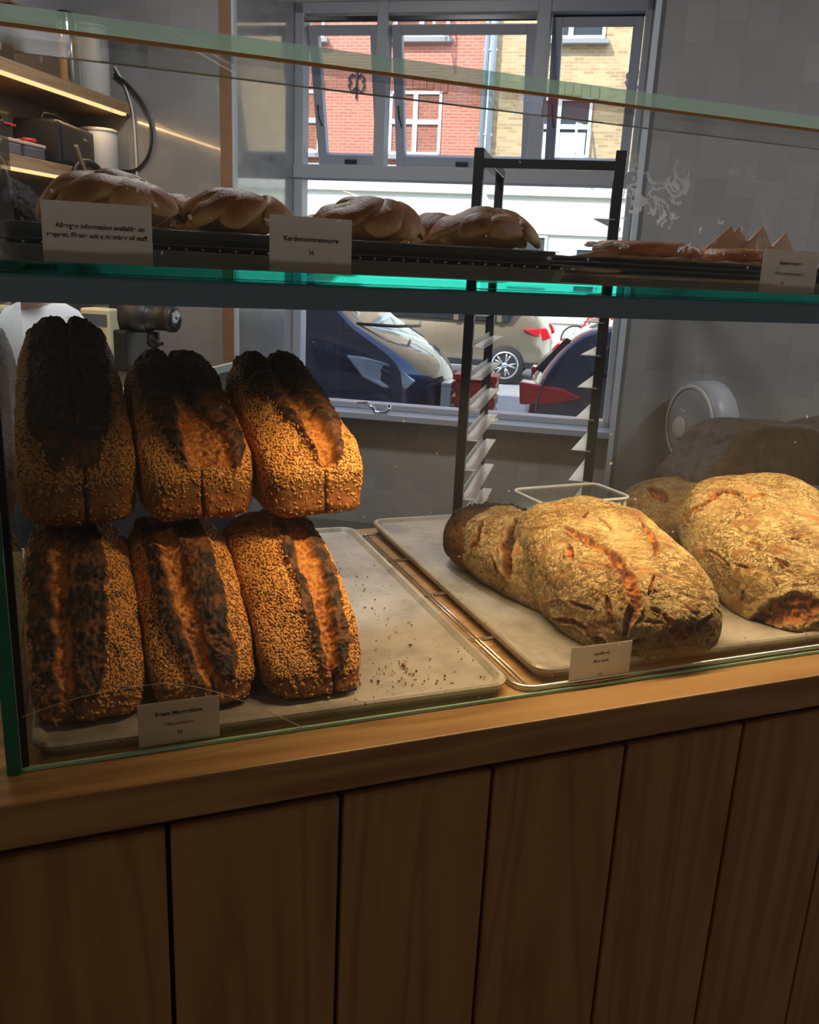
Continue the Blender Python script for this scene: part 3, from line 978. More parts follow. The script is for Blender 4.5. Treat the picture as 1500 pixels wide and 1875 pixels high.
# ------------------------------------------------------------------ trays
def rrect(x0, x1, y0, y1, r, n=6):
    pts = []
    for cx, cy, a0 in ((x1 - r, y1 - r, 0), (x0 + r, y1 - r, 90), (x0 + r, y0 + r, 180), (x1 - r, y0 + r, 270)):
        for k in range(n + 1):
            a = RA(a0 + 90 * k / n)
            pts.append((cx + r * math.cos(a), cy + r * math.sin(a)))
    return pts

def ring_pan(x0, x1, y0, y1, rings, r=0.022):
    b = MB()
    n = None
    vs, fs = [], []
    for ins, z in rings:
        p = rrect(x0 + ins, x1 - ins, y0 + ins, y1 - ins, max(0.004, r - ins * 0.6))
        n = len(p)
        vs += [(x, y, z) for x, y in p]
    for i in range(len(rings) - 1):
        for k in range(n):
            k2 = (k + 1) % n
            fs.append((i * n + k, i * n + k2, (i + 1) * n + k2, (i + 1) * n + k))
    fs.append(tuple((len(rings) - 1) * n + k for k in range(n)))
    fs.append(tuple(range(n))[::-1])
    return b.add(vs, fs, False)

def tray_metal():
    t = NT('worn_baking_tray')
    p = t.pbsdf((0.45, 0.42, 0.37), 0.42, 0.6)
    v = t.coords('Object')
    n1 = t.noise(v, 9, 6, 0.65)
    n2 = t.noise(t.coords('Object', (60, 4, 4)), 3.0, 3, 0.6)
    c = t.ramp(n1, [(0.32, (0.22, 0.20, 0.18)), (0.5, (0.42, 0.395, 0.36)), (0.7, (0.52, 0.50, 0.46))])
    sp = t.noise(v, 210, 2, 0.5)
    c2 = t.mix(c, (0.10, 0.07, 0.04), t.math('MULTIPLY', t.math('GREATER_THAN', sp, 0.70), t.math('GREATER_THAN', n1, 0.5)))
    t.l(c2, p.inputs['Base Color'])
    t.l(t.math('MULTIPLY_ADD', n2, 0.25, 0.32), p.inputs['Roughness'])
    t.bump(p, n1, 0.1, 0.002)
    return t.mat
M['tray'] = tray_metal()
M['pan_dark'] = plain('dark_sheet_pan', (0.115, 0.125, 0.125), 0.45, 0.3, var=0.2, vs=12)
M['pan_grey'] = plain('grey_green_sheet_pan', (0.20, 0.215, 0.20), 0.5, 0.2, var=0.2, vs=12)

FLAT = [(0.006, -0.012), (0.0005, -0.004), (0.0, 0.0), (0.002, 0.0022), (0.006, 0.0018), (0.012, -0.003), (0.02, -0.0035)]
def lower_tray(x0, x1, y0, y1, z, rot, label):
    cx, cy = (x0 + x1) / 2, (y0 + y1) / 2
    o = ring_pan(x0 - cx, x1 - cx, y0 - cy, y1 - cy, FLAT).obj('baking_tray', M['tray'])
    o.location = (cx, cy, z); o.rotation_euler.z = rot
    return solo(o, label, 'tray', 'worn aluminium baking trays on the counter')
lower_tray(-0.0465, 0.4115, 0.7165, 1.285, 0.913, RA(-0.4), 'worn aluminium baking tray under the sesame loaves on the left')
lower_tray(0.4465, 0.90, 0.722, 1.30, 0.917, RA(-0.6), 'worn aluminium baking tray under the floury country loaves')
lower_tray(0.915, 1.37, 0.722, 1.29, 0.917, 0, 'baking tray at the far right end of the case')

WR = thing('wire_rack', 'steel wire cooling rack showing in the gap between the two lower trays', 'rack', (0.66, 1.0, 0.9))
b = MB()
fr = rrect(0.4165 - 0.66, 0.885 - 0.66, 0.7155 - 1.0, 1.265 - 1.0, 0.022)
b.tube([(x, y, 0.0045) for x, y in fr], 0.0028, 8, closed=True)
b.obj('frame', M['steel'], WR)
b = MB()
for x in (0.4285, 0.4335):
    b.tube([(x - 0.66, 0.7165 - 1.0, 0.0025), (x - 0.66, 1.264 - 1.0, 0.0025)], 0.0011, 6)
b.obj('rod', M['steel'], WR)
for y in (0.848, 0.997, 1.141):
    MB().tube([(0.4165 - 0.66, y - 1.0, 0.0022), (0.885 - 0.66, y - 1.0, 0.0022)], 0.0022, 6).obj('crossbar', M['steel'], WR)

# crumbs on the left tray
cr = MB()
for k in range(190):
    u = rng.random()
    x, y = rng.uniform(0.20, 0.40), 0.735 + 0.5 * rng.random() ** 1.5
    if k < 30: x, y = rng.normal(0.33, 0.04), rng.normal(1.02, 0.08)
    if k > 120: x, y = rng.normal(0.29, 0.035), rng.normal(0.775, 0.02)
    if not (0.0 < x < 0.402 and 0.728 < y < 1.26): continue
    s = rng.uniform(0.0005, 0.0013) * (2.4 if rng.random() < 0.05 else 1)
    cr.M = Matrix.Translation((x, y, 0.9105 + s * 0.8)) @ Euler(tuple(rng.uniform(0, 6.28, 3))).to_matrix().to_4x4()
    cr.add([(-s, -s, -s), (s, -s * .8, -s), (s * .7, s, -s), (-s, s * .8, -s), (0, 0, s * 1.1)], [(0, 3, 2, 1), (0, 1, 4), (1, 2, 4), (2, 3, 4), (3, 0, 4)])
o = cr.obj('crumbs', plain('crumb_brown', (0.26, 0.12, 0.04), 0.8, var=0.5, vs=90))
solo(o, 'dark bread crumbs scattered over the left baking tray', 'crumbs', kind='stuff')

# stacked sheet pans on the glass shelf
PANS = [(0.016, -0.016), (0.006, -0.008), (0.0, -0.0015), (0.0, 0.0), (0.004, 0.0005), (0.010, -0.002), (0.02, -0.010)]
def pan(x0, x1, y0, y1, z, mat, label, group, rings=PANS, rot=0):
    cx, cy = (x0 + x1) / 2, (y0 + y1) / 2
    o = ring_pan(x0 - cx, x1 - cx, y0 - cy, y1 - cy, rings, 0.03).obj('sheet_pan', mat)
    o.location = (cx, cy, z); o.rotation_euler.z = rot
    return solo(o, label, 'sheet pan', group)
gl, gr = 'sheet pans stacked under the cardamom buns', 'sheet pans stacked under the rhubarb pastries'
BOT = [(0.004, -0.0118), (0.002, -0.007), (0.0, -0.001), (0.0, 0.0), (0.004, 0.0005), (0.010, -0.002), (0.02, -0.009)]
pan(-0.045, 0.452, 0.737, 1.23, 1.3248, M['pan_grey'], 'grey sheet pan at the bottom of the stack under the cardamom buns', gl, BOT)
PERF = [(0.012, -0.004), (0.004, -0.002), (0.0, -0.0006), (0.0, 0.0), (0.004, 0.0003), (0.012, -0.001)]
o = pan(-0.047, 0.458, 0.735, 1.232, 1.3295, M['pan_dark'], 'dark perforated sheet pan in the middle of the cardamom bun stack', gl, PERF)
hb = MB()
for k in range(38):
    hb.tube([(-0.245 + k * 0.0132, -0.2475, -0.003), (-0.245 + k * 0.0132, -0.238, -0.003)], 0.0011, 6)
hb.obj('perforation', M['steel'], o)
pan(-0.043, 0.442, 0.739, 1.228, 1.3405, M['pan_dark'], 'dark sheet pan on top of the stack, carrying the cardamom buns', gl, [(0.005, -0.0105), (0.002, -0.006), (0.0, -0.001), (0.0, 0.0), (0.004, 0.0005), (0.010, -0.001), (0.02, -0.003)])
for i, (z, x0, lab) in enumerate(((1.3238, 0.490, 'grey sheet pan at the bottom of the rhubarb pastry stack'), (1.3292, 0.472, 'dark sheet pan second from the bottom under the rhubarb pastries'),
                                  (1.3340, 0.476, 'dark sheet pan third from the bottom under the rhubarb pastries'), (1.3388, 0.486, 'dark sheet pan on top under the paper with the rhubarb pastries'))):
    pan(x0, x0 + 0.50, 0.737 + 0.001 * i, 1.20, z, M['pan_grey'] if i == 0 else M['pan_dark'], lab, gr,
        [(0.005, -0.0108 if i == 0 else -0.0048), (0.003, -0.0035), (0.0, -0.0010), (0.0, 0.0), (0.004, 0.0004), (0.012, -0.0005)])

# baking paper sheets
def paper_sheet(x0, x1, y0, y1, z, amp, sd):
    nx, ny = 70, 40
    X, Y = np.meshgrid(np.linspace(x0, x1, nx), np.linspace(y0, y1, ny), indexing='ij')
    P = np.stack([X.ravel(), Y.ravel(), np.full(X.size, z)], 1)
    ed = ss(0.05, 0.0, (P[:, 1] - y0)) + ss(0.03, 0, P[:, 0] - x0)
    P[:, 2] += amp * (0.6 * np.abs(fbm(P * [22, 30, 1], 3, sd)) + 0.9 * ed * np.abs(pn(P * [35, 9, 1], sd + 3)))
    P[:, 1] -= 0.003 * fbm(P * [30, 0, 0], 2, sd) * ed
    idx = np.arange(nx * ny).reshape(nx, ny)
    q = np.stack([idx[:-1, :-1], idx[1:, :-1], idx[1:, 1:], idx[:-1, 1:]], -1).reshape(-1, 4)
    c = P.mean(0)
    c[2] = z
    o = link('baking_paper', mesh_np('baking_paper', P - c, q), M['paper'])
    o.location = c
    sl = o.modifiers.new('thickness', 'SOLIDIFY'); sl.thickness = 0.0004
    return o
tp = NT('baking_paper')
_p = tp.pbsdf((0.80, 0.67, 0.52), 0.6)
_p.inputs['Transmission Weight'].default_value = 0.0
_tl = tp.n('BsdfTranslucent'); _tl.inputs['Color'].default_value = (0.7, 0.5, 0.32, 1)
_mx = tp.n('MixShader'); _mx.inputs[0].default_value = 0.45
tp.l(_p.outputs[0], _mx.inputs[1]); tp.l(_tl.outputs[0], _mx.inputs[2]); tp.l(_mx.outputs[0], tp.out.inputs['Surface'])
M['paper'] = tp.mat
solo(paper_sheet(-0.035, 0.434, 0.741, 1.21, 1.3408, 0.0012, 1), 'brown baking paper under the cardamom buns', 'baking paper')
solo(paper_sheet(0.487, 0.98, 0.740, 1.19, 1.3391, 0.0045, 2), 'wavy brown baking paper under the rhubarb pastries', 'baking paper')

# ------------------------------------------------------------------ price cards
def text_mesh(name, txt, size, mat, parent, x, z, bold=0.0, align='CENTER', y=-0.0006):
    c = bpy.data.curves.new(name, 'FONT')
    c.body = txt
    c.size = size
    c.align_x = align
    c.offset = bold
    c.extrude = 0.00005
    tmp = bpy.data.objects.new(name, c)
    COL.objects.link(tmp)
    bpy.context.view_layer.update()
    me = bpy.data.meshes.new_from_object(tmp.evaluated_get(bpy.context.evaluated_depsgraph_get()))
    bpy.data.objects.remove(tmp, do_unlink=True)
    me.materials.clear()
    me.name = name
    return link(name, me, mat, parent, (x, y, z), (RA(90), 0, 0))

def card(name, label, x0, x1, z0, z1, y, tilt, lines, cat='price card', skew=0.0):
    w, h = x1 - x0, z1 - z0
    t = thing(name, label, cat, ((x0 + x1) / 2, y, z0), 0)
    t.rotation_euler = (RA(tilt), RA(skew), 0)
    MB().box(-w / 2, w / 2, 0, 0.0004, 0, h).obj('card_sheet', M['card'], t)
    for txt, sz, z, bold, xo in lines:
        text_mesh('printed_text', txt, sz, M['ink'], t, xo, z * h, bold)
    return t
card('price_card', 'white price card reading Sesam Morgenform in front of the sesame loaves', 0.0390, 0.1095, 0.9022, 0.9435, 0.7145, -1,
     [('Sesam Morgenform', 0.0052, 0.69, 0.00016, 0), ('Med einkorn', 0.0048, 0.44, 0, 0), ('55', 0.0046, 0.22, 0.0001, 0)])
card('price_card', 'white price card reading Landbrød in front of the floury country loaves', 0.4755, 0.5515, 0.9022, 0.9445, 0.7145, -1,
     [('Landbrød', 0.0050, 0.72, 0.00012, 0), ('Med spelt', 0.0048, 0.52, 0.00006, 0), ('60', 0.0046, 0.15, 0, 0)])
card('price_card', 'white price card reading Kardemommesnurre on the glass shelf', 0.1550, 0.2235, 1.3127, 1.3560, 0.7165, -2,
     [('Kardemommesnurre', 0.0054, 0.56, 0.00012, 0), ('36', 0.0046, 0.33, 0.00006, 0)], skew=0.3)
card('price_card', 'white price card reading Rabarbersnurre at the right end of the shelf', 0.6535, 0.7260, 1.3127, 1.3550, 0.7165, -2,
     [('Rabarbersnurre', 0.0046, 0.66, 0.00012, 0), ('Med polentamazarin', 0.0046, 0.42, 0, 0), ('45', 0.0046, 0.20, 0, -0.008)])
card('allergen_card', 'larger white card with allergen information at the left end of the shelf', -0.0125, 0.0650, 1.3127, 1.3560, 0.7165, -2,
     [('Allergen information available on', 0.0047, 0.57, 0.00013, 0.002), ('request. Please ask a member of staff.', 0.0047, 0.42, 0.00013, 0)], cat='card')
# torn splits of the country loaves: (points in loaf axes, half width, depth)
SPL_A = [([(-0.0616, 0.0508, 0.0557), (-0.0576, 0.0214, 0.0615), (-0.0492, -0.0124, 0.0646), (-0.0426, -0.0361, 0.066), (-0.0487, -0.0736, 0.0655), (-0.0492, -0.099, 0.0578), (-0.0545, -0.116, 0.0492), (-0.0651, -0.1232, 0.0345), (-0.0674, -0.1279, 0.0205)], 0.0045, 0.005), ([(-0.0772, -0.0925, 0.0496), (-0.0798, -0.1081, 0.0362), (-0.0763, -0.1187, 0.0185)], 0.0021, 0.0035), ([(-0.0686, 0.013, 0.0564), (-0.0825, -0.0179, 0.0547), (-0.0863, -0.0315, 0.0528)], 0.0024, 0.0035), ([(0.0471, 0.0354, 0.0641), (0.0352, -0.0031, 0.0685), (0.024, -0.0361, 0.0672), (0.0096, -0.0534, 0.0683)], 0.003, 0.0035), ([(-0.0148, 0.0396, 0.07), (-0.0113, 0.0206, 0.0695), (-0.0139, 0.004, 0.0683)], 0.0018, 0.0035), ([(-0.1009, -0.0161, -0.0118), (-0.1009, -0.0537, 0.0183), (-0.0966, -0.0734, 0.0243), (-0.0882, -0.096, 0.0322)], 0.0018, 0.0035), ([(-0.0996, -0.037, -0.0201), (-0.0969, -0.0775, 0.0035), (-0.092, -0.092, 0.0044), (-0.0901, -0.1012, -0.0037)], 0.00255, 0.0035), ([(-0.0882, -0.1047, 0.0005), (-0.0845, -0.1132, -0.0008), (-0.0795, -0.1197, -0.0021)], 0.0039, 0.0043), ([(-0.0252, -0.1321, 0.0429), (-0.0177, -0.1419, 0.0312), (-0.0055, -0.1447, 0.0208), (0.011, -0.1431, 0.0282), (0.0377, -0.1353, 0.037)], 0.0033, 0.0036), ([(-0.0383, -0.1231, 0.0487), (-0.0271, -0.1291, 0.0445)], 0.0015, 0.0035), ([(-0.0673, -0.13, 0.0041), (-0.0595, -0.1353, 0.0125), (-0.0504, -0.1391, 0.0195)], 0.0027, 0.0035), ([(-0.0352, -0.1098, 0.0566), (-0.0153, -0.088, 0.0644)], 0.0015, 0.0035), ([(0.0142, -0.0614, 0.0657), (0.0116, -0.0759, 0.0644)], 0.0012, 0.0035), ([(-0.0178, 0.0536, 0.0699), (-0.034, 0.0388, 0.0681)], 0.0012, 0.0035)]
SPL_B = [([(-0.1215, 0.0957, 0.0144), (-0.1115, 0.0872, 0.0431), (-0.0992, 0.0872, 0.0538)], 0.003, 0.0035), ([(-0.1012, 0.0937, 0.0497), (-0.0814, 0.0958, 0.0589), (-0.0683, 0.0792, 0.0661)], 0.0036, 0.004), ([(-0.0383, 0.1007, 0.0654), (-0.028, 0.0918, 0.0684), (-0.0186, 0.0828, 0.0687)], 0.0021, 0.0035), ([(-0.0676, 0.0673, 0.0685), (-0.0397, 0.0699, 0.0732), (-0.0328, 0.055, 0.0762)], 0.0024, 0.0035), ([(-0.1282, -0.0844, 0.004), (-0.1196, -0.092, 0.0276), (-0.1082, -0.0988, 0.0409), (-0.0974, -0.1043, 0.0498), (-0.0868, -0.1093, 0.0535)], 0.0105, 0.009), ([(-0.1357, 0.0266, 0.0218), (-0.132, 0.0059, 0.0264), (-0.1336, -0.0108, 0.0281)], 0.00195, 0.0035), ([(-0.0972, -0.0359, 0.0626), (-0.0873, -0.0489, 0.0612), (-0.0849, -0.0631, 0.0604)], 0.00255, 0.0035), ([(-0.1353, -0.0461, 0.0227), (-0.1358, -0.0546, 0.0076)], 0.0015, 0.0035), ([(-0.1078, -0.0008, 0.0585), (-0.1019, -0.0166, 0.0637)], 0.00135, 0.0035), ([(-0.1306, -0.0159, 0.0362), (-0.1248, -0.03, 0.0441)], 0.0012, 0.0035), ([(-0.1114, -0.0538, 0.0509), (-0.1132, -0.0699, 0.0494)], 0.0012, 0.0035), ([(-0.0709, -0.0158, 0.073), (-0.0389, -0.0148, 0.0752)], 0.00105, 0.0035)]
SPL_C = [([(-0.0079, 0.0474, 0.058), (-0.045, 0.0213, 0.0478), (-0.067, 0.0038, 0.0312), (-0.0733, -0.0083, 0.0155)], 0.00608, 0.0067), ([(-0.0359, 0.0844, 0.0495), (-0.0593, 0.0684, 0.0349), (-0.0659, 0.0767, 0.0183)], 0.00352, 0.0039), ([(-0.0619, 0.0393, 0.0311), (-0.0693, 0.0233, 0.0205), (-0.0735, 0.0135, 0.0105)], 0.00256, 0.0035), ([(-0.075, 0.0016, -0.0033), (-0.0696, 0.002, -0.0169)], 0.00192, 0.0035)]
SPL_E = [([(-0.053, 0.0307, 0.0669), (-0.0755, 0.0056, 0.0636), (-0.0855, -0.009, 0.0588)], 0.0066, 0.0073), ([(-0.0409, 0.0683, 0.0576), (-0.0534, 0.0405, 0.0663)], 0.00286, 0.0035)]
# ------------------------------------------------------------------ bread
def boxgrid(nx, ny, nz):
    """points on the surface of the cube [-1,1]^3 with shared edges, and its quads"""
    P, Q, off = [], [], 0
    def face(na, nb, fn):
        nonlocal off
        a, b = np.meshgrid(np.linspace(-1, 1, na + 1), np.linspace(-1, 1, nb + 1), indexing='ij')
        P.append(fn(a.ravel(), b.ravel()))
        i = np.arange((na + 1) * (nb + 1)).reshape(na + 1, nb + 1) + off
        Q.append(np.stack([i[:-1, :-1], i[1:, :-1], i[1:, 1:], i[:-1, 1:]], -1).reshape(-1, 4))
        off += (na + 1) * (nb + 1)
    o = np.ones_like
    face(nx, ny, lambda a, b: np.stack([a, b, o(a)], 1))
    face(ny, nx, lambda a, b: np.stack([b, a, -o(a)], 1))
    face(nx, nz, lambda a, b: np.stack([a, -o(a), b], 1))
    face(nz, nx, lambda a, b: np.stack([b, o(a), a], 1))
    face(ny, nz, lambda a, b: np.stack([o(a), a, b], 1))
    face(nz, ny, lambda a, b: np.stack([-o(a), b, a], 1))
    P = np.concatenate(P); Q = np.concatenate(Q)
    key = np.round(P * 1e5).astype(np.int64)
    _, first, inv = np.unique(key, axis=0, return_index=True, return_inverse=True)
    return P[first], inv.ravel()[Q]

def vnormals(P, Q):
    a = P[Q[:, 2]] - P[Q[:, 0]]
    b = P[Q[:, 3]] - P[Q[:, 1]]
    n = np.cross(a, b)
    N = np.zeros_like(P)
    for k in range(4):
        np.add.at(N, Q[:, k], n)
    return N / (np.linalg.norm(N, axis=1)[:, None] + 1e-12)

def crust_mat(name, rough=0.6, bump=0.5, scale=500, spec=0.3):
    t = NT(name)
    p = t.pbsdf((0.5, 0.3, 0.1), rough, spec=spec)
    at = t.n('Attribute', attribute_name='col')
    v = t.coords('Object')
    n1 = t.noise(v, scale, 4, 0.65)
    n2 = t.noise(v, scale * 0.2, 4, 0.6)
    c = t.mix(at.outputs['Color'], t.mix(at.outputs['Color'], (0.0, 0.0, 0.0), 0.55), t.math('MULTIPLY', n1, 1.0), 'MIX')
    c = t.mix(c, t.mix(c, (1, 1, 1), 0.25, 'OVERLAY'), n2)
    t.l(c, p.inputs['Base Color'])
    h = t.math('ADD', n1, t.math('MULTIPLY', n2, 1.5))
    t.bump(p, h, bump, 0.0012)
    return t.mat
M['sesame_crust'] = crust_mat('sesame_loaf_crust', 0.62, 0.6, 420)

def seed_mat():
    t = NT('sesame_seed')
    p = t.pbsdf((0.7, 0.5, 0.2), 0.42, spec=0.4)
    at = t.n('Attribute', attribute_name='col')
    t.l(at.outputs['Color'], p.inputs['Base Color'])
    return t.mat
M['seed'] = seed_mat()

def unit_seed():
    prof = [(0.52, -0.72), (0.98, -0.10), (0.66, 0.62)]
    k = 6
    V = [(0, -1.0, 0)]
    for r, y in prof:
        for i in range(k):
            a = 2 * math.pi * i / k
            V.append((r * math.cos(a), y, r * math.sin(a)))
    V.append((0, 1.0, 0))
    T, Qd = [], []
    for i in range(k):
        j = (i + 1) % k
        T.append((0, 1 + i, 1 + j))
        for m in range(2):
            Qd.append((1 + m * k + i, 1 + (m + 1) * k + i, 1 + (m + 1) * k + j, 1 + m * k + j))
        T.append((1 + 2 * k + i, 1 + 3 * k, 1 + 2 * k + j))
    return np.array(V), np.array(Qd), np.array(T)
UV_, UQ_, UT_ = unit_seed()

def scatter_seeds(P, N, Q, mask, cell, ln, wd, ht, colfn, rg, name, parent, n_try=40000):
    c = P[Q].mean(1)
    area = np.linalg.norm(np.cross(P[Q[:, 2]] - P[Q[:, 0]], P[Q[:, 3]] - P[Q[:, 1]]), axis=1) * 0.5
    w = area * mask[Q].mean(1)
    fi = rg.choice(len(Q), size=n_try, p=w / w.sum())
    u, v = rg.random(n_try), rg.random(n_try)
    q = Q[fi]
    def bl(A):
        return (A[q[:, 0]] * ((1 - u) * (1 - v))[:, None] + A[q[:, 1]] * (u * (1 - v))[:, None] + A[q[:, 2]] * (u * v)[:, None] + A[q[:, 3]] * ((1 - u) * v)[:, None])
    X, Nn = bl(P), bl(N)
    keep_p = rg.random(n_try) < mask[q].mean(1)
    key = np.floor(X / cell).astype(np.int64)
    _, idx = np.unique(key, axis=0, return_index=True)
    sel = np.zeros(n_try, bool); sel[idx] = True
    sel &= keep_p
    X, Nn = X[sel], Nn[sel]
    Nn = Nn + rg.normal(size=Nn.shape) * 0.16
    Nn /= np.linalg.norm(Nn, axis=1)[:, None]
    r = rg.normal(size=Nn.shape)
    T = r - Nn * (r * Nn).sum(1)[:, None]
    T /= np.linalg.norm(T, axis=1)[:, None]
    B = np.cross(T, Nn)
    n = len(X)
    sz = rg.uniform(0.82, 1.15, n)
    V = (X[:, None, :] + Nn[:, None, :] * (ht * 0.35) + (UV_[None, :, 0:1] * wd * B[:, None, :] + UV_[None, :, 1:2] * ln * T[:, None, :] + UV_[None, :, 2:3] * ht * Nn[:, None, :]) * sz[:, None, None])
    k = len(UV_)
    offs = (np.arange(n) * k)[:, None, None]
    qd = (UQ_[None] + offs).reshape(-1, 4)
    tr = (UT_[None] + offs).reshape(-1, 3)
    col = colfn(X, rg)
    me = mesh_np(name, V.reshape(-1, 3), qd, tr, True, {'col': np.repeat(col, k, axis=0)})
    return link(name, me, M['seed'], parent, kind='stuff'), n

def sesame_loaf(label, loc, rotz, L, wf, wb, hs, feat, char, seed, seed_lo=0.25, taper=0.05, kf=6.0, crease=None, bright=1.0, side_dark=0.0, lobe=0.0045):
    rg = np.random.default_rng(seed)
    Pq, Q = boxgrid(84, 170, 70)
    q = Pq / (np.abs(Pq) ** kf).sum(1)[:, None] ** (1 / kf)
    t = (q[:, 1] + 1) / 2
    zn = (q[:, 2] + 1) / 2
    u = q[:, 0]
    h = np.interp(t, [a for a, _ in hs], [b for _, b in hs])
    h = np.interp(t, np.linspace(0, 1, 60), np.convolve(np.pad(np.interp(np.linspace(0, 1, 60), [a for a, _ in hs], [b for _, b in hs]), 4, 'edge'), np.ones(9) / 9, 'valid'))
    w = wf + (wb - wf) * t
    w = w * (1 - taper * (1 - ss(0.0, 0.6, zn)))
    dome = 1 - 0.10 * ss(0.3, 1.0, np.abs(u)) * ss(0.5, 1, zn)
    P = np.stack([u * w / 2, t * L, zn * h * dome], 1)
    # front face leans back a little
    P[:, 1] += 0.012 * zn * (1 - ss(0, 0.25, t))
    N = vnormals(P, Q)
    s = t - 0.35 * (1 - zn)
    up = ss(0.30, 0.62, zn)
    S = np.array([f[0] for f in feat])
    xl, xa, xb, xr = [np.interp(s, S, np.array([f[i] for f in feat])) for i in (1, 2, 3, 4)]
    wob = 0.07 * fbm(P * [40, 60, 40], 3, seed)
    ub = u + wob
    fade = ss(S[0] - 0.03, S[0] + 0.05, s + wob * 0.4) * ss(S[-1] + 0.04, S[-1] - 0.02, s)
    e = 0.035
    left = ss(xl - e, xl + e, ub) * ss(xa + e, xa - e, ub) * fade * up
    right = ss(xb - e, xb + e, ub) * ss(xr + e, xr - e, ub) * fade * up
    groove = ss(xa - e, xa + e, ub) * ss(xb + e, xb - e, ub) * fade * up
    lob = np.clip(left + right, 0, 1)
    # displacement
    low = fbm(P * 28, 3, seed + 1) * 0.0022
    rough = fbm(P * 190, 3, seed + 2)
    rough2 = fbm(P * 420, 2, seed + 4)
    ml = np.sqrt(np.clip(1 - ((ub - (xl + xa) / 2) / (np.abs(xa - xl) / 2 + 0.02)) ** 2, 0, 1)) * left
    mr = np.sqrt(np.clip(1 - ((ub - (xr + xb) / 2) / (np.abs(xr - xb) / 2 + 0.02)) ** 2, 0, 1)) * right
    gm = np.clip(1 - ((ub - (xa + xb) / 2) / (np.abs(xb - xa) / 2 + 0.03)) ** 2, 0, 1) * groove
    d = low + lobe * (ml + mr) - 0.0060 * gm + lob * (rough * 0.0022 + rough2 * 0.0009) + groove * (rough * 0.0022 + rough2 * 0.0013)
    # ear: overhanging rim where the crust tore at the outer side of the lobes
    rim = np.exp(-((ub - xr) / 0.05) ** 2) * fade * up + np.exp(-((ub - xl) / 0.05) ** 2) * fade * up
    d += 0.0026 * rim
    if crease is not None:
        cu, cw = crease
        cr_ = np.exp(-((u - cu - 0.03 * np.sin(s * 9)) / cw) ** 2) * ss(0.02, -0.06, s)
        d -= 0.0045 * cr_
    else:
        cr_ = np.zeros(len(P))
    fold = np.exp(-((s + 0.075 - 0.06 * fbm(P * [30, 5, 5], 2, seed + 9)) / 0.012) ** 2) * up
    d -= 0.0016 * fold * ss(-0.1, 0.25, pn(P * 30, seed + 19))
    bot = q[:, 2] < -0.93
    d[bot] = 0
    P2 = P + N * d[:, None]
    P2[:, 0] = np.maximum(P2[:, 0], -0.0530 - loc[0])      # leans against the side glass
    # colours of the crust itself
    nz_ = fbm(P * 60, 4, seed + 5)
    nf = fbm(P * 260, 3, seed + 6)
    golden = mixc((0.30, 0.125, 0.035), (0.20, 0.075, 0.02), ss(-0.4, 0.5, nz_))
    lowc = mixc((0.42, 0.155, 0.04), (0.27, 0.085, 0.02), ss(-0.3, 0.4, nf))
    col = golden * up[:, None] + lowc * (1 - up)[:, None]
    ch = np.clip(char(s, u, nz_), 0, 1)
    lobc = mixc((0.19, 0.072, 0.028), (0.035, 0.020, 0.014), ss(-0.35, 0.25, nz_ + nf * 0.5))
    grc = mixc((0.78, 0.33, 0.07), (0.42, 0.11, 0.025), ss(-0.3, 0.45, nf + 0.4 * nz_))
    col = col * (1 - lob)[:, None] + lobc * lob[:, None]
    col = col * (1 - groove)[:, None] + grc * groove[:, None]
    blk = np.array((0.020, 0.016, 0.015))
    col = col * (1 - ch)[:, None] + blk * ch[:, None]
    col = col * (1 - 0.75 * cr_)[:, None]
    col *= bright
    root = thing('sesame_loaf', label, 'bread', loc, rotz, 'sesame tin loaves stacked two high')
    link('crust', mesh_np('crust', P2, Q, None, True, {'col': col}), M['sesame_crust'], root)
    # seeds
    N2 = vnormals(P2, Q)
    m = (1 - np.clip(lob * 1.4 + groove * 1.5, 0, 1)) * (q[:, 2] > -0.9) * (1 - cr_)
    front_low = (1 - ss(-0.16, -0.07, s)) * (np.abs(u) < 0.97)
    m = m * (1 - front_low * (1 - seed_lo)) * (t < 0.985) * ss(-0.72, -0.55, pn(P * 45, seed + 8))
    ci = ch
    def colfn(X, rg_):
        n = len(X)
        # nearest-vertex char by coarse lookup
        from mathutils.kdtree import KDTree
        kd = KDTree(len(P2[::7]))
        for i_, p_ in enumerate(P2[::7]):
            kd.insert(p_, i_)
        kd.balance()
        ix = np.array([kd.find(x)[1] for x in X])
        cc = ci[::7][ix]
        a = rg_.random(n)
        base = mixc((0.88, 0.46, 0.125), (0.68, 0.28, 0.062), a)
        dark = rg_.random(n) < 0.12
        base[dark] *= 0.65
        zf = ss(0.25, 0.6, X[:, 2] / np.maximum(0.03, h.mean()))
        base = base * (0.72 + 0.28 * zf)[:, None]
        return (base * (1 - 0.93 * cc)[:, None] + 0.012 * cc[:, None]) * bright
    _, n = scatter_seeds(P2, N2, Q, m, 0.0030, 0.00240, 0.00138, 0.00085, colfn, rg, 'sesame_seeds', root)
    print('seeds', n)
    return root

def ch_low(k):
    return lambda s, u, n: 0.0 * s + 0.75 * ss(0.1, 0.6, n) * k
def ch_up(a, b, e0=0.95, m=0.0):
    return lambda s, u, n: ss(a, b, s + 0.10 * n) * (1 - 0.55 * ss(e0 - 0.35, e0, np.abs(u - m)))

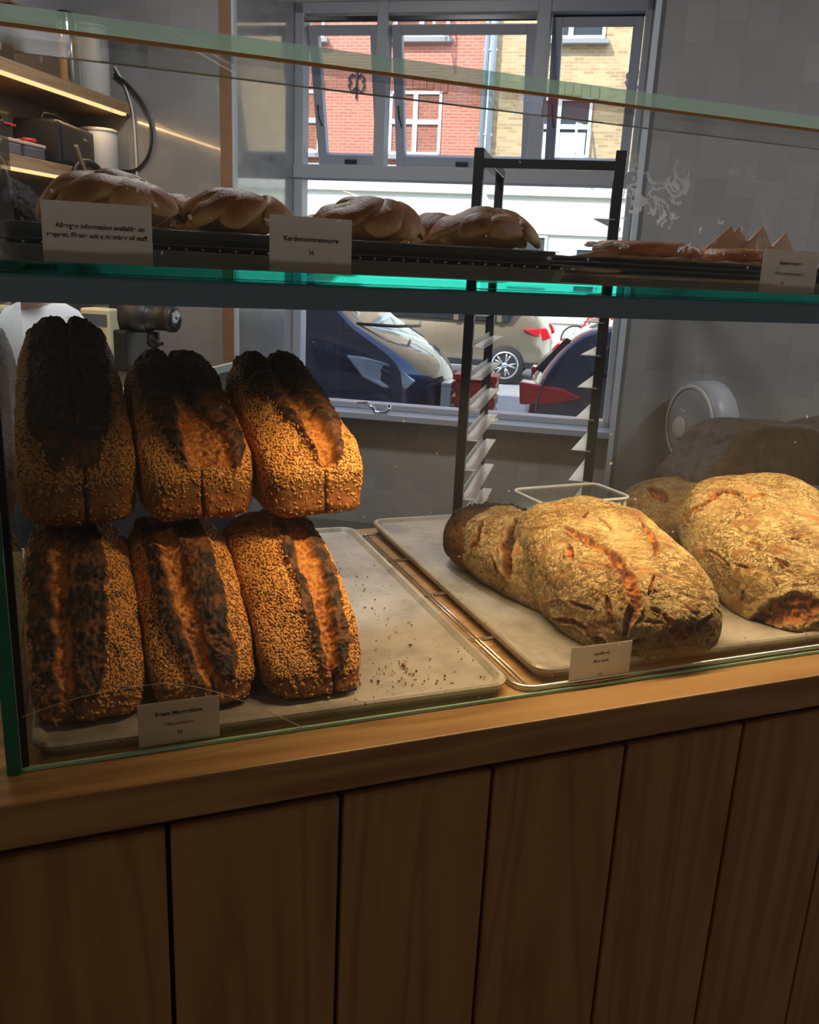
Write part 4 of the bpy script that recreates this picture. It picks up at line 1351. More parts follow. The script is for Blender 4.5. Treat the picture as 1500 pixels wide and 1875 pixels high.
LOW = [(0, 0.030), (0.08, 0.046), (0.2, 0.068), (0.35, 0.094), (0.6, 0.124), (0.8, 0.132), (1, 0.134)]
TZ = 0.9105
sesame_loaf('sesame tin loaf at the left end of the bottom row, with two broad charred strips', (0.0015, 0.750, TZ), RA(1.0), 0.25, 0.100, 0.106, LOW,
            [(-0.12, -0.62, -0.50, -0.24, 0.05), (0.1, -0.88, -0.52, -0.26, 0.35), (0.5, -0.92, -0.50, -0.24, 0.45), (0.9, -0.7, -0.40, -0.15, 0.35)], ch_low(0.9), 11, crease=None)
sesame_loaf('sesame loaf in the middle of the bottom row, its orange split slanting right', (0.1060, 0.747, TZ), RA(1.5), 0.25, 0.100, 0.106, LOW,
            [(-0.12, -0.10, 0.02, 0.22, 0.42), (0.05, -0.45, -0.20, 0.10, 0.58), (0.3, -0.70, -0.42, -0.05, 0.55), (0.9, -0.72, -0.50, -0.12, 0.42)], ch_low(0.5), 12, crease=(0.12, 0.035))
sesame_loaf('sesame loaf at the right end of the bottom row, split on its right half', (0.2120, 0.738, TZ), RA(1.5), 0.25, 0.102, 0.112, LOW,
            [(-0.10, 0.05, 0.18, 0.34, 0.45), (0.1, -0.05, 0.18, 0.45, 0.70), (0.4, -0.12, 0.12, 0.55, 0.80), (0.9, -0.05, 0.18, 0.42, 0.74)], ch_low(0.25), 13, crease=(0.30, 0.03))
UZ = 1.0520
UP = [(0, 0.056), (0.04, 0.072), (0.14, 0.090), (0.35, 0.106), (0.7, 0.138), (0.92, 0.158), (1, 0.152)]
sesame_loaf('darkest sesame loaf at the left end of the top row, almost black all over', (0.003, 0.885, UZ), RA(1.0), 0.27, 0.118, 0.104, [(0, 0.06), (0.06, 0.085), (0.2, 0.108), (0.5, 0.145), (0.75, 0.175), (0.93, 0.203), (1, 0.197)],
            [(-0.02, -0.45, 0.02, 0.05, 0.35), (0.2, -0.75, -0.02, 0.06, 0.6), (0.6, -0.72, -0.03, 0.06, 0.75), (0.985, -0.7, -0.06, 0.12, 0.75)], lambda s, u, n: np.clip(0.22 + 0.78 * ss(0.0, 0.35, s + 0.1 * n), 0, 1) * (1 - 0.72 * ss(0.62, 0.85, np.abs(u + 0.05))), 14, crease=(0.12, 0.03), bright=0.8, lobe=0.002)
sesame_loaf('sesame loaf in the middle of the top row with an orange tear', (0.1225, 0.882, UZ), RA(1.5), 0.26, 0.120, 0.112, UP,
            [(-0.02, -0.22, -0.20, 0.62, 0.66), (0.10, -0.45, -0.26, 0.52, 0.80), (0.3, -0.66, -0.20, 0.22, 0.86), (0.6, -0.70, -0.12, 0.06, 0.86), (0.985, -0.70, -0.12, 0.02, 0.85)], ch_up(0.28, 0.62), 15, crease=(0.02, 0.02), lobe=0.0075)
sesame_loaf('sesame loaf at the right end of the top row with two black humps', (0.2455, 0.872, UZ), RA(2.5), 0.26, 0.118, 0.112, UP,
            [(-0.02, 0.0, 0.05, 0.34, 0.40), (0.10, -0.15, -0.06, 0.36, 0.55), (0.3, -0.40, -0.12, 0.30, 0.74), (0.6, -0.62, -0.08, 0.10, 0.84), (0.985, -0.66, -0.08, 0.04, 0.84)], ch_up(0.26, 0.60), 16, crease=(0.14, 0.03), lobe=0.0075)

# ---- floury country loaves
def flour_mat():
    t = NT('floured_crust')
    def line(v, w):
        mr = t.n('MapRange', interpolation_type='SMOOTHSTEP')
        t.l(v, mr.inputs['Value'])
        mr.inputs['From Min'].default_value = 0.0; mr.inputs['From Max'].default_value = w
        mr.inputs['To Min'].default_value = 1.0; mr.inputs['To Max'].default_value = 0.0
        return mr.outputs['Result']
    p = t.pbsdf((0.6, 0.45, 0.25), 0.85, spec=0.15)
    at = t.n('Attribute', attribute_name='col')
    fl = t.n('Attribute', attribute_name='flour')
    v = t.coords('Object')
    n1 = t.noise(t.coords('Object', (0.45, 1, 1), (0, 0, 0.5)), 95, 3, 0.5, 1.2)
    rid = t.math('ABSOLUTE', t.math('SUBTRACT', n1, 0.5))
    crack = line(rid, 0.050)
    n3 = t.noise(v, 170, 3, 0.55, 0.8)
    rid3 = t.math('ABSOLUTE', t.math('SUBTRACT', n3, 0.5))
    crack3 = line(rid3, 0.045)
    pat = t.noise(v, 19, 3, 0.5)
    cm = t.math('MULTIPLY', t.math('MAXIMUM', crack, t.math('MULTIPLY', crack3, 0.75)), t.math('MULTIPLY_ADD', pat, 2.4, -0.35))
    cm = t.math('MULTIPLY', cm, fl.outputs['Fac'])
    fine = t.noise(v, 700, 2, 0.5)
    c = t.mix(at.outputs['Color'], (0.13, 0.055, 0.018), t.math('MINIMUM', t.math('MULTIPLY', cm, 0.95), 0.92))
    c = t.mix(c, t.mix(c, (0, 0, 0), 0.5), t.math('MULTIPLY', fine, 0.5))
    t.l(c, p.inputs['Base Color'])
    h = t.math('ADD', t.math('MULTIPLY', cm, -1.0), t.math('MULTIPLY', fine, 0.25))
    t.bump(p, h, 0.8, 0.0022)
    return t.mat
M['flour'] = flour_mat()

def seg_dist(P, A, B):
    d = B - A
    tt = np.clip(((P - A) @ d) / (d @ d + 1e-12), 0, 1)
    return np.linalg.norm(P - (A + tt[:, None] * d), axis=1), tt

def country_loaf(label, loc, rot, dims, seed, k=(2.5, 2.6), flat=0.45, splits=(), flour=1.0, res=(150, 150, 70), tone=1.0, brown=None, egg=0.0, char_top=0.0, sdark=1.0, group='rustic country loaves'):
    rg = np.random.default_rng(seed)
    Pq, Q = boxgrid(*res)
    # superellipsoid: k[0] in plan, k[1] in height
    r = (np.abs(Pq[:, 0]) ** k[0] + np.abs(Pq[:, 1]) ** k[0]) ** (k[1] / k[0]) + np.abs(Pq[:, 2]) ** k[1]
    q = Pq / (r ** (1 / k[1]))[:, None]
    a, b, c = dims
    P = q * np.array([a, b, c])
    P[:, 0] *= 1 + egg * q[:, 1]
    P[:, 2] = np.where(P[:, 2] < 0, P[:, 2] * flat, P[:, 2])
    N = vnormals(P, Q)
    low = fbm(P * 11, 3, seed) * 0.0055
    ca, sa = math.cos(0.5), math.sin(0.5)
    PR = np.stack([P[:, 0] * ca - P[:, 1] * sa, P[:, 0] * sa + P[:, 1] * ca, P[:, 2]], 1)
    wr = 1 - np.abs(fbm(PR * [26, 60, 50], 3, seed + 1)) * 2.2
    wr = np.clip(wr, 0, 1) ** 3
    top = ss(-0.25, 0.25, q[:, 2])
    d = low - 0.0026 * wr * top
    sp = np.zeros(len(P)); lip = np.zeros(len(P))
    wob = fbm(P * 55, 3, seed + 3)
    for poly, wid, dep in splits:
        poly = [np.array(x, float) for x in poly]
        dm = np.full(len(P), 9.0)
        n_ = len(poly) - 1
        for i in range(n_):
            dd, tt = seg_dist(P, poly[i], poly[i + 1])
            g = (i + tt) / n_
            wloc = max(0.0028, wid * 1.85) * (0.35 + 0.65 * np.sin(np.pi * np.clip(g, 0.02, 0.98)) ** 0.6)
            dm = np.minimum(dm, dd / wloc)
        dm = dm + 0.30 * wob
        sp = np.maximum(sp, ss(1.1, 0.75, dm))
        d -= 1.25 * dep * np.clip(1 - dm ** 2, 0, 1)
        lip = np.maximum(lip, np.exp(-((dm - 1.15) / 0.22) ** 2))
    d += 0.0022 * lip + sp * (fbm(P * 230, 3, seed + 4) * 0.0016)
    d = np.where(q[:, 2] < -0.85, 0, d)
    P2 = P + N * d[:, None]
    nz_ = fbm(P * 22, 4, seed + 5)
    nf = fbm(P * 150, 3, seed + 6)
    fc = mixc((0.52, 0.415, 0.215), (0.41, 0.295, 0.13), ss(-0.5, 0.6, nz_))
    bc = mixc((0.32, 0.125, 0.035), (0.17, 0.06, 0.022), ss(-0.4, 0.4, nz_ + 0.4 * nf))
    thin = ss(0.30, 0.55, fbm(PR * [20, 45, 40], 3, seed + 8)) * 0.65
    F = flour * (1 - thin)
    if brown is not None:
        F = F * (1 - brown(q, nz_))
    F = np.clip(F * (1 - 0.55 * wr * top), 0, 1)
    col = fc * F[:, None] + bc * (1 - F)[:, None]
    spc = mixc((0.42, 0.15, 0.04), (0.12, 0.04, 0.02), ss(-0.35, 0.35, nf + 0.5 * nz_))
    spc = spc * sdark
    col = col * (1 - sp)[:, None] + spc * sp[:, None]
    col *= tone
    if char_top:
        ct = ss(0.55, 0.95, q[:, 2] + 0.25 * nz_) * char_top
        col = col * (1 - ct)[:, None] + np.array((0.012, 0.010, 0.009)) * ct[:, None]
        P2 = P2 + N * (ct * np.abs(fbm(P * 140, 3, seed + 12)) * 0.006)[:, None]
    # settle on the tray: flatten whatever would sink below its surface or press through the front glass
    RM = np.array(Euler(rot).to_matrix())
    PW = P2 @ RM.T + np.array(loc)
    PW[:, 2] = np.maximum(PW[:, 2], 0.9150)
    PW[:, 1] = np.maximum(PW[:, 1], 0.7145)
    P2 = (PW - np.array(loc)) @ RM
    o = link('country_loaf', mesh_np('country_loaf', P2, Q, None, True, {'col': col, 'flour': F * (1 - sp)}), M['flour'])
    o.location = loc
    o.rotation_euler = rot
    return solo(o, label, 'bread', group)

#SPLITS#
country_loaf('big flour-dusted country loaf with a jagged split, behind the Landbrød card', (0.617, 0.860, 0.956), (RA(14), RA(0), RA(1)), (0.098, 0.146, 0.070), 21, (3.0, 3.0), 0.72, SPL_A, 1.0, (190, 190, 80), egg=-0.05)
country_loaf('big flour-dusted country loaf at the right edge with a dark cavity at its lower front', (0.908, 0.862, 0.950), (RA(27), RA(0), RA(4)), (0.138, 0.160, 0.076), 22, (2.6, 2.7), 0.65, SPL_B, 1.0, (180, 180, 80))
country_loaf('flour-dusted loaf half hidden behind the front country loaf, with broad dark splits', (0.577, 0.952, 0.943), (RA(4), RA(-8), RA(16)), (0.075, 0.155, 0.062), 23, (2.4, 2.3), 0.6, SPL_C, 0.95, (110, 140, 60), 0.85, sdark=0.4)
country_loaf('smooth brown loaf lying furthest left among the country loaves, its top burnt black', (0.556, 1.030, 0.946), (RA(0), RA(-6), RA(10)), (0.068, 0.105, 0.056), 24, (2.4, 2.2), 0.6, (), 0.0, (110, 110, 60), 0.33, char_top=0.95)
country_loaf('country loaf at the back, only its floury top showing under the dark rye bread', (0.93, 1.13, 0.928), (0, 0, RA(30)), (0.13, 0.10, 0.075), 25, (2.3, 2.2), 0.7, SPL_E, 0.8, (90, 90, 50), 0.5)

# ---- dark rye loaves on top at the back
def rye_mat():
    t = NT('dark_rye_crust')
    p = t.pbsdf((0.05, 0.03, 0.02), 0.6, spec=0.3)
    v = t.coords('Object')
    n = t.noise(v, 60, 5, 0.6); n2 = t.noise(v, 420, 3, 0.6)
    sd = t.n('TexVoronoi'); sd.inputs['Scale'].default_value = 160; t.l(v, sd.inputs['Vector'])
    c = t.ramp(n, [(0.3, (0.030, 0.020, 0.016)), (0.7, (0.062, 0.040, 0.031))])
    c = t.mix(c, (0.12, 0.075, 0.045), t.math('LESS_THAN', sd.outputs['Distance'], 0.13))
    t.l(c, p.inputs['Base Color'])
    t.bump(p, t.math('ADD', n, n2), 0.5, 0.0015)
    return t.mat
M['rye'] = rye_mat()
def rye_loaf(label, loc, rot, L, W, H, cut, seed):
    Pq, Q = boxgrid(90, 50, 50)
    q = Pq / (np.abs(Pq) ** 9).sum(1)[:, None] ** (1 / 9)
    P = q * np.array([L / 2, W / 2, H / 2])
    if cut:  # bevelled left end
        z = (q[:, 2] + 1) / 2
        P[:, 0] += ss(0.0, 1.0, z) * cut * ss(0.2, -1.0, q[:, 0])
    P[:, 2] += 0.012 * (1 - q[:, 0] ** 2) * (q[:, 2] > 0)
    N = vnormals(P, Q)
    P = P + N * (fbm(P * 40, 4, seed) * 0.0018 + fbm(P * 200, 2, seed) * 0.0006)[:, None]
    o = link('rye_loaf', mesh_np('rye_loaf', P, Q), M['rye'])
    o.location = loc; o.rotation_euler = rot
    return solo(o, label, 'bread', 'dark rye loaves')
rye_loaf('dark rye loaf with a slanting left end lying on top at the back', (1.075, 1.175, 1.030), (RA(-6), 0, RA(0)), 0.265, 0.14, 0.105, 0.070, 31)
rye_loaf('dark rye loaf behind the right country loaf, pressed against the one with the slanting end', (1.305, 1.165, 1.030), (RA(-6), 0, RA(2)), 0.185, 0.14, 0.105, 0.0, 32)

# ---- white plastic container lying on the loaves
PC = thing('plastic_container', 'clear slotted plastic container lying behind the front country loaf', 'container', (0.725, 1.135, 0.968), RA(4))
M['clear_plastic'] = glass('frosted_plastic', (0.86, 0.88, 0.88), 1.0, 0.10, 0.1)
b = MB()
b.M = Matrix.Scale(0.86, 4)
b.box(-0.085, 0.085, -0.05, -0.047, 0.0, 0.026).box(-0.085, 0.085, 0.047, 0.05, 0.0, 0.026).box(-0.088, -0.085, -0.05, 0.05, 0, 0.026).box(0.085, 0.088, -0.05, 0.05, 0, 0.026).box(-0.085, 0.085, -0.05, 0.05, 0, 0.002)
b.obj('tub', M['clear_plastic'], PC)
b = MB(); b.M = Matrix.Scale(0.86, 4)
b.tube([(x, y, 0.027) for x, y in rrect(-0.094, 0.094, -0.056, 0.056, 0.02)], 0.0028, 6, closed=True)
for k in range(13):
    x = -0.078 + k * 0.013
    b.box(x, x + 0.006, -0.0525, -0.0495, 0.006, 0.024)
b.obj('rim', plain('milky_plastic', (0.62, 0.65, 0.66), 0.3), PC)

# ---- cardamom buns
def bun_mat(name, bumps=0.35, scale=260, rough=0.38):
    t = NT(name)
    p = t.pbsdf((0.5, 0.25, 0.08), rough, spec=0.3)
    at = t.n('Attribute', attribute_name='col')
    v = t.coords('Object')
    n = t.noise(v, scale, 4, 0.6)
    c = t.mix(at.outputs['Color'], t.mix(at.outputs['Color'], (0.08, 0.03, 0.01), 0.5), t.math('MULTIPLY', n, 0.7))
    t.l(c, p.inputs['Base Color'])
    t.bump(p, n, bumps, 0.001)
    return t.mat
M['bun'] = bun_mat('glazed_bun_crust', 1.0, 420, 0.5)
M['sugar'] = plain('pearl_sugar', (0.58, 0.42, 0.27), 0.5)

def sweep(path, ra, rb, nrm, n=14, sd=0):
    """flattened strand; returns verts and quads"""
    path = np.asarray(path, float)
    m = len(path)
    T = np.gradient(path, axis=0); T /= np.linalg.norm(T, axis=1)[:, None]
    U = nrm - T * (nrm * T).sum(1)[:, None]; U /= np.linalg.norm(U, axis=1)[:, None]
    B = np.cross(T, U)
    a = np.linspace(0, 2 * np.pi, n, endpoint=False)
    g = np.linspace(0, 1, m)
    e = np.clip(np.minimum(g, 1 - g) * 8, 0.0, 1) ** 0.5
    V = path[:, None, :] + (B[:, None, :] * np.cos(a)[None, :, None] * ra + U[:, None, :] * np.sin(a)[None, :, None] * rb) * e[:, None, None]
    i = np.arange(m * n).reshape(m, n)
    j = np.roll(i, -1, axis=1)
    q = np.stack([i[:-1], j[:-1], j[1:], i[1:]], -1).reshape(-1, 4)
    return V.reshape(-1, 3), q

def cardamom_bun(label, loc, R, H, rot, seed, group='cardamom buns on the glass shelf'):
    rg = np.random.default_rng(seed)
    Vs, Qs, Cs, off = [], [], [], 0
    OUT14 = np.sin(np.linspace(0, 2 * np.pi, 14, endpoint=False))
    def put(V, q):
        nonlocal off
        Vs.append(V); Qs.append(q + off); off += len(V)
    # inner mass
    Pq, Qq = boxgrid(18, 18, 14)
    q0 = Pq / np.linalg.norm(Pq, axis=1)[:, None]
    put(q0 * [R * 0.86, R * 0.86, H * 0.50] + [0, 0, H * 0.44], Qq); Cs.append(np.full(len(q0), 0.0))
    nb = 9
    for k in range(nb):
        a0 = 2 * np.pi * k / nb + rg.normal() * 0.15
        tw = 1.9 + rg.normal() * 0.25
        g = np.linspace(0, 1, 34)
        ph = np.pi * (0.03 + 0.56 * g)                        # from the base up and over the crown
        rr = R * 0.97 * np.cos(np.clip(ph, 0, np.pi / 2) * 0.92)
        ang = a0 + tw * g
        z = 0.010 + (H * 0.82 - 0.010) * np.sin(np.clip(ph, 0, np.pi / 2)) + 0.003 * np.sin(g * 9 + k)
        path = np.stack([rr * np.cos(ang), rr * np.sin(ang), z], 1)
        nr = np.stack([np.cos(ang) * rr / R, np.sin(ang) * rr / R, 0.25 + z / H], 1)
        put(*sweep(path, R * 0.27, R * 0.10, nr, 14)); Cs.append(np.tile(OUT14, 34))
    # knot on top: a short strap laid across the crown
    g = np.linspace(-1, 1, 26)
    a1 = rg.random() * np.pi
    px = g * R * 0.62
    path = np.stack([px * np.cos(a1) + 0.10 * R * np.sin(g * 3), px * np.sin(a1), H * (0.97 - 0.34 * g * g) - 0.004], 1)
    nr = np.stack([np.cos(a1) * g * 0.5, np.sin(a1) * g * 0.5, np.ones_like(g)], 1)
    put(*sweep(path, R * 0.30, R * 0.13, nr, 16)); Cs.append(np.tile(np.sin(np.linspace(0, 2 * np.pi, 16, endpoint=False)), 26))
    V = np.concatenate(Vs); Q = np.concatenate(Qs)
    V[:, 2] = np.maximum(V[:, 2], 0.0)
    V += (fbm(V * 60, 3, seed) * 0.0011)[:, None] * np.array([1, 1, 0.6])
    nz_ = fbm(V * 45, 4, seed + 2)
    zz = V[:, 2] / H
    oo = np.concatenate(Cs)
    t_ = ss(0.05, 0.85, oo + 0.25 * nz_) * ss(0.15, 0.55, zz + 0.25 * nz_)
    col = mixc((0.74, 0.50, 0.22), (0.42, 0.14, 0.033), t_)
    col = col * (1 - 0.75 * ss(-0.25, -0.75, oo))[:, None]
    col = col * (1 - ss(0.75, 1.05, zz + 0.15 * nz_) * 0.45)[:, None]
    root = thing('cardamom_bun', label, 'bun', loc, rot, group)
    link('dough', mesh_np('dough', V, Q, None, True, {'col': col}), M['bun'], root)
    # pearl sugar and cardamom grains over the crown
    s = MB()
    for _ in range(320):
        a = rg.random() * 6.28; r = R * 0.75 * math.sqrt(rg.random())
        z = H * (0.93 - 0.5 * (r / R) ** 2) + 0.0015
        d = rg.uniform(0.0004, 0.0009)
        s.M = Matrix.Translation((r * math.cos(a), r * math.sin(a), z)) @ Euler(tuple(rg.uniform(0, 6, 3))).to_matrix().to_4x4()
        s.box(-d, d, -d, d, -d, d)
    s.obj('sugar_grains', M['sugar'], root, kind='stuff')
    return root
BZ = 1.3415
cardamom_bun('largest cardamom bun behind the allergen card', (0.043, 0.830, BZ), 0.057, 0.047, 0.3, 41)
cardamom_bun('cardamom bun between the allergen card and the Kardemommesnurre card', (0.1490, 0.838, BZ), 0.050, 0.040, 1.5, 42)
cardamom_bun('cardamom bun just right of the Kardemommesnurre card', (0.2820, 0.850, BZ), 0.053, 0.043, 2.2, 43)
cardamom_bun('cardamom bun at the right end of the bun tray', (0.4060, 0.845, BZ), 0.053, 0.041, 3.5, 44)
cardamom_bun('small cardamom bun behind the gap left of the rightmost bun', (0.4120, 0.985, BZ), 0.045, 0.042, 0.9, 45)
cardamom_bun('cardamom bun at the back, a sliver showing between the two leftmost buns', (0.115, 0.970, BZ), 0.050, 0.040, 0.9, 46)
cardamom_bun('cardamom bun at the back, a sliver showing above the Kardemommesnurre card', (0.290, 0.985, BZ), 0.045, 0.037, 4.0, 47)

# ---- flat rhubarb swirls
def swirl(label, loc, R, H, rot, seed, sx=1.0):
    g = np.linspace(0, 1, 220)
    ang = g * 2 * np.pi * 3.1
    rr = 0.006 + (R - 0.014) * g
    path = np.stack([rr * np.cos(ang) * sx, rr * np.sin(ang), np.full_like(g, H / 2)], 1)
    V, Q = sweep(path, (R - 0.014) / 3.1 * 0.58, H / 2, np.tile([0, 0, 1.0], (220, 1)), 14)
    V[:, 2] = np.maximum(V[:, 2] + fbm(V * 55, 3, seed) * 0.0012, 0)
    nz_ = fbm(V * 50, 3, seed + 1)
    col = mixc((0.70, 0.27, 0.08), (0.42, 0.12, 0.04), ss(-0.4, 0.5, nz_))
    root = thing('rhubarb_pastry', label, 'pastry', loc, rot, 'rhubarb pastries on the glass shelf')
    link('dough', mesh_np('dough', V, Q, None, True, {'col': col}), M['bun'], root)
    return root
p1 = swirl('flat glazed rhubarb pastry with white icing at its left end', (0.617, 0.865, 1.3420), 0.070, 0.0175, 0.4, 51, 1.0)
ic = MB()
for k in range(9):
    a = RA(140 + k * 6.5)
    ic.lathe([(0.0005, -0.0025), (0.0045, -0.0018), (0.0065, 0.0), (0.0045, 0.0016), (0.0005, 0.002)], 12, (0.064 * math.cos(a), 0.064 * math.sin(a), 0.0125 + 0.002 * math.sin(k * 1.3)))
ic.obj('icing', plain('white_icing', (0.78, 0.75, 0.72), 0.35), p1)
swirl('flat glazed rhubarb pastry partly hidden by the Rabarbersnurre card', (0.765, 0.860, 1.3425), 0.072, 0.0160, 1.4, 52, 1.05)

# ---- folded napkin tips standing behind the right pastry
M['napkin'] = plain('peach_napkin', (0.72, 0.52, 0.38), 0.7)
_t = NT('thin_napkin_paper')
_p = _t.pbsdf((0.85, 0.68, 0.55), 0.7)
_tl = _t.n('BsdfTranslucent'); _tl.inputs['Color'].default_value = (0.92, 0.68, 0.50, 1)
_mx = _t.n('MixShader'); _mx.inputs[0].default_value = 0.45
_t.l(_p.outputs[0], _mx.inputs[1]); _t.l(_tl.outputs[0], _mx.inputs[2]); _t.l(_mx.outputs[0], _t.out.inputs['Surface'])
M['napkin'] = _t.mat
for i, (x, y, hgt, lab) in enumerate(((0.822, 0.968, 0.050, 'folded paper napkin, leftmost of the fan behind the right pastry'), (0.842, 0.975, 0.051, 'folded paper napkin, second from the left in the fan behind the right pastry'),
                                (0.872, 0.965, 0.053, 'folded paper napkin, third from the left in the fan behind the right pastry'), (0.912, 0.965, 0.047, 'folded paper napkin, rightmost of the fan behind the right pastry'))):
    nk = MB()
    nk.add([(-0.062, -0.006, 0), (0.030, -0.010, 0), (0, 0, hgt), (0.030, 0.012, 0), (-0.055, 0.010, 0)], [(0, 1, 2), (1, 3, 2), (3, 4, 2), (4, 0, 2)])
    nk.add([(-0.058, -0.007, 0), (0.012, -0.0105, 0), (-0.002, -0.0015, hgt * 0.92)], [(0, 1, 2)])
    o = nk.obj('paper_napkin', M['napkin'])
    sl = o.modifiers.new('thickness', 'SOLIDIFY'); sl.thickness = 0.0003
    o.location = (x, y, 1.3425); o.rotation_euler.z = RA(-6 + 5 * i)
    solo(o, lab, 'napkin', 'fan of folded paper napkins')
# ------------------------------------------------------------------ rolling bakery rack
RK = thing('bakery_rack', 'tall black bakery rack with pale tray slides standing in front of the window', 'rack', rm(-0.18, 3.03, 0), ROOM)
X0, X1, Y0, Y1, ZTOP = -0.205, 0.205, -0.28, 0.28, 1.672
tb = 0.030
for x in (X0, X1):
    for y in (Y0, Y1):
        MB().box(x - tb / 2, x + tb / 2, y - tb / 2, y + tb / 2, 0.10, ZTOP).obj('post', M['black_metal'], RK, bevel=0.002)
for x in (X0, X1):
    MB().box(x - tb / 2, x + tb / 2, Y0 + tb / 2, Y1 - tb / 2, ZTOP - 0.028, ZTOP - 0.001).obj('side_rail', M['black_metal'], RK, bevel=0.002)
    MB().box(x - tb / 2, x + tb / 2, Y0 + tb / 2, Y1 - tb / 2, 0.12, 0.15).obj('side_rail', M['black_metal'], RK, bevel=0.002)
for y, z in ((Y0, ZTOP - 0.055), (Y1, 0.14), (Y0, 0.14)):
    MB().box(X0 + tb / 2, X1 - tb / 2, y - tb / 2, y + tb / 2, z, z + 0.026).obj('cross_rail', M['black_metal'], RK, bevel=0.002)
M['slide'] = plain('pale_steel_slide', (0.62, 0.62, 0.60), 0.35, 0.35)
for k in range(13):
    z = 0.30 + k * 0.0985
    for s, x in ((1, X0), (-1, X1)):
        b = MB()
        if s > 0:
            b.box(x, x + 0.052, Y0 - 0.012, Y1 + 0.012, z, z + 0.0025)
        else:                                   # flange tapering towards the back
            b.prism([(x, Y0 - 0.02), (x - 0.060, Y0 - 0.02), (x - 0.012, Y0 + 0.36), (x - 0.010, Y1 + 0.012), (x, Y1 + 0.012)], z, z + 0.0025, 'z')
        b.box(x + s * 0.002, x + s * 0.004, Y0 - 0.012, Y1 + 0.012, z, z + 0.018)
        b.obj('tray_slide', M['slide'], RK)
for x in (X0, X1):
    for y in (Y0, Y1):
        b = MB(); b.lathe([(0.048, -0.014), (0.05, -0.01), (0.05, 0.01), (0.048, 0.014)], 20, (x, y, 0.05), 'x')
        b.box(x - 0.022, x + 0.022, y - 0.02, y + 0.02, 0.085, 0.104)
        b.obj('castor', M['black_plastic'], RK)

# ------------------------------------------------------------------ grey round dispenser on the right-hand wall
RD = thing('roll_dispenser', 'grey round roll dispenser on the dark tiled wall behind the rye loaf', 'dispenser', rm(0.435, 3.47, 0.79), ROOM + RA(-62))
b = MB(); b.lathe([(0.02, -0.055), (0.150, -0.055), (0.166, -0.045), (0.170, -0.02), (0.170, 0.045), (0.160, 0.055)], 48, (0, 0, 0), 'y')
b.obj('drum', M['grey_plastic'], RD)
b = MB(); b.lathe([(0.140, -0.0585), (0.147, -0.060), (0.154, -0.0585), (0.154, -0.053), (0.140, -0.053)], 48, (0, 0, 0), 'y', cap=False)
b.obj('front_rim', M['white_plastic'], RD)
b = MB(); b.lathe([(0.010, -0.063), (0.040, -0.063), (0.043, -0.060), (0.043, -0.054)], 28, (-0.055, 0, -0.02), 'y')
b.obj('hub_window', M['white_plastic'], RD)
b = MB(); b.box(-0.05, 0.11, 0.04, 0.075, -0.06, 0.06)
b.obj('wall_bracket', M['grey_plastic'], RD)

# ------------------------------------------------------------------ wall shelves with LED strips
def wshelf(label, z, n0, n1, s1):
    t = thing('wall_shelf', label, 'shelf', rm(-2.11, (n0 + n1) / 2, z), ROOM, 'wooden wall shelves with LED strips')
    h = (n1 - n0) / 2
    MB().box(-0.14, 0.14, -h, h, 0, 0.046).obj('board', M['shelf_wood'], t, bevel=0.002)
    MB().box(0.122, 0.141, -h, s1 - (n0 + n1) / 2, -0.006, 0.004).obj('led_strip', M['led'], t)
    return t
wshelf('upper wooden wall shelf with a warm light strip under its front edge', 1.876, 1.15, 3.580, 3.545)
wshelf('lower wooden wall shelf with a warm light strip under its front edge', 1.584, 1.15, 3.580, 3.075)
US, LS = 1.922, 1.630

def canister(label, e, n, z, r, h, mat, name='canister', cat='canister', lid=True, group=None):
    t = thing(name, label, cat, rm(e, n, z), ROOM, group)
    MB().lathe([(r * .96, 0), (r, 0.004), (r, h - 0.012), (r * .96, h - 0.006)], 36).obj('body', mat, t)
    if lid:
        MB().lathe([(r * 1.02, h - 0.012), (r * 1.03, h - 0.006), (r * 1.02, h), (r * .9, h + 0.003)], 36).obj('lid', mat, t)
    return t
canister('tall white canister at the far end of the upper wall shelf', -2.07, 3.475, US, 0.066, 0.26, M['white_plastic'])
canister('white bin at the far end of the lower wall shelf', -2.06, 3.475, LS, 0.075, 0.175, M['white_plastic'], 'bin', 'bin')
t = canister('steel flask standing on the upper wall shelf', -2.07, 3.30, US, 0.045, 0.24, M['chrome'], 'flask', 'flask', False)
MB().lathe([(0.03, 0.236), (0.032, 0.262), (0.028, 0.268)], 24).obj('cap', M['black_plastic'], t)
t = thing('storage_box', 'brown wooden storage box on the upper wall shelf', 'box', rm(-2.10, 3.03, US), ROOM)
MB().box(-0.085, 0.085, -0.13, 0.13, 0, 0.19).obj('box', plain('brown_box', (0.13, 0.08, 0.05), 0.6), t, bevel=0.004)
MB().box(-0.088, 0.088, -0.133, 0.133, 0.19, 0.20).obj('lid', plain('brown_lid', (0.16, 0.10, 0.07), 0.6), t, bevel=0.003)
for i, (n, lab) in enumerate(((3.205, 'amber glass bottle beside the brown box on the upper shelf'),)):
    t = thing('bottle', lab, 'bottle', rm(-2.03, n, US), ROOM)
    MB().lathe([(0.016, 0), (0.018, 0.004), (0.018, 0.16), (0.009, 0.19), (0.009, 0.22)], 20).obj('body', plain('amber_glass', (0.45, 0.25, 0.09), 0.1, spec=0.8), t)
    MB().lathe([(0.011, 0.215), (0.011, 0.235)], 16).obj('cap', M['black_plastic'], t)

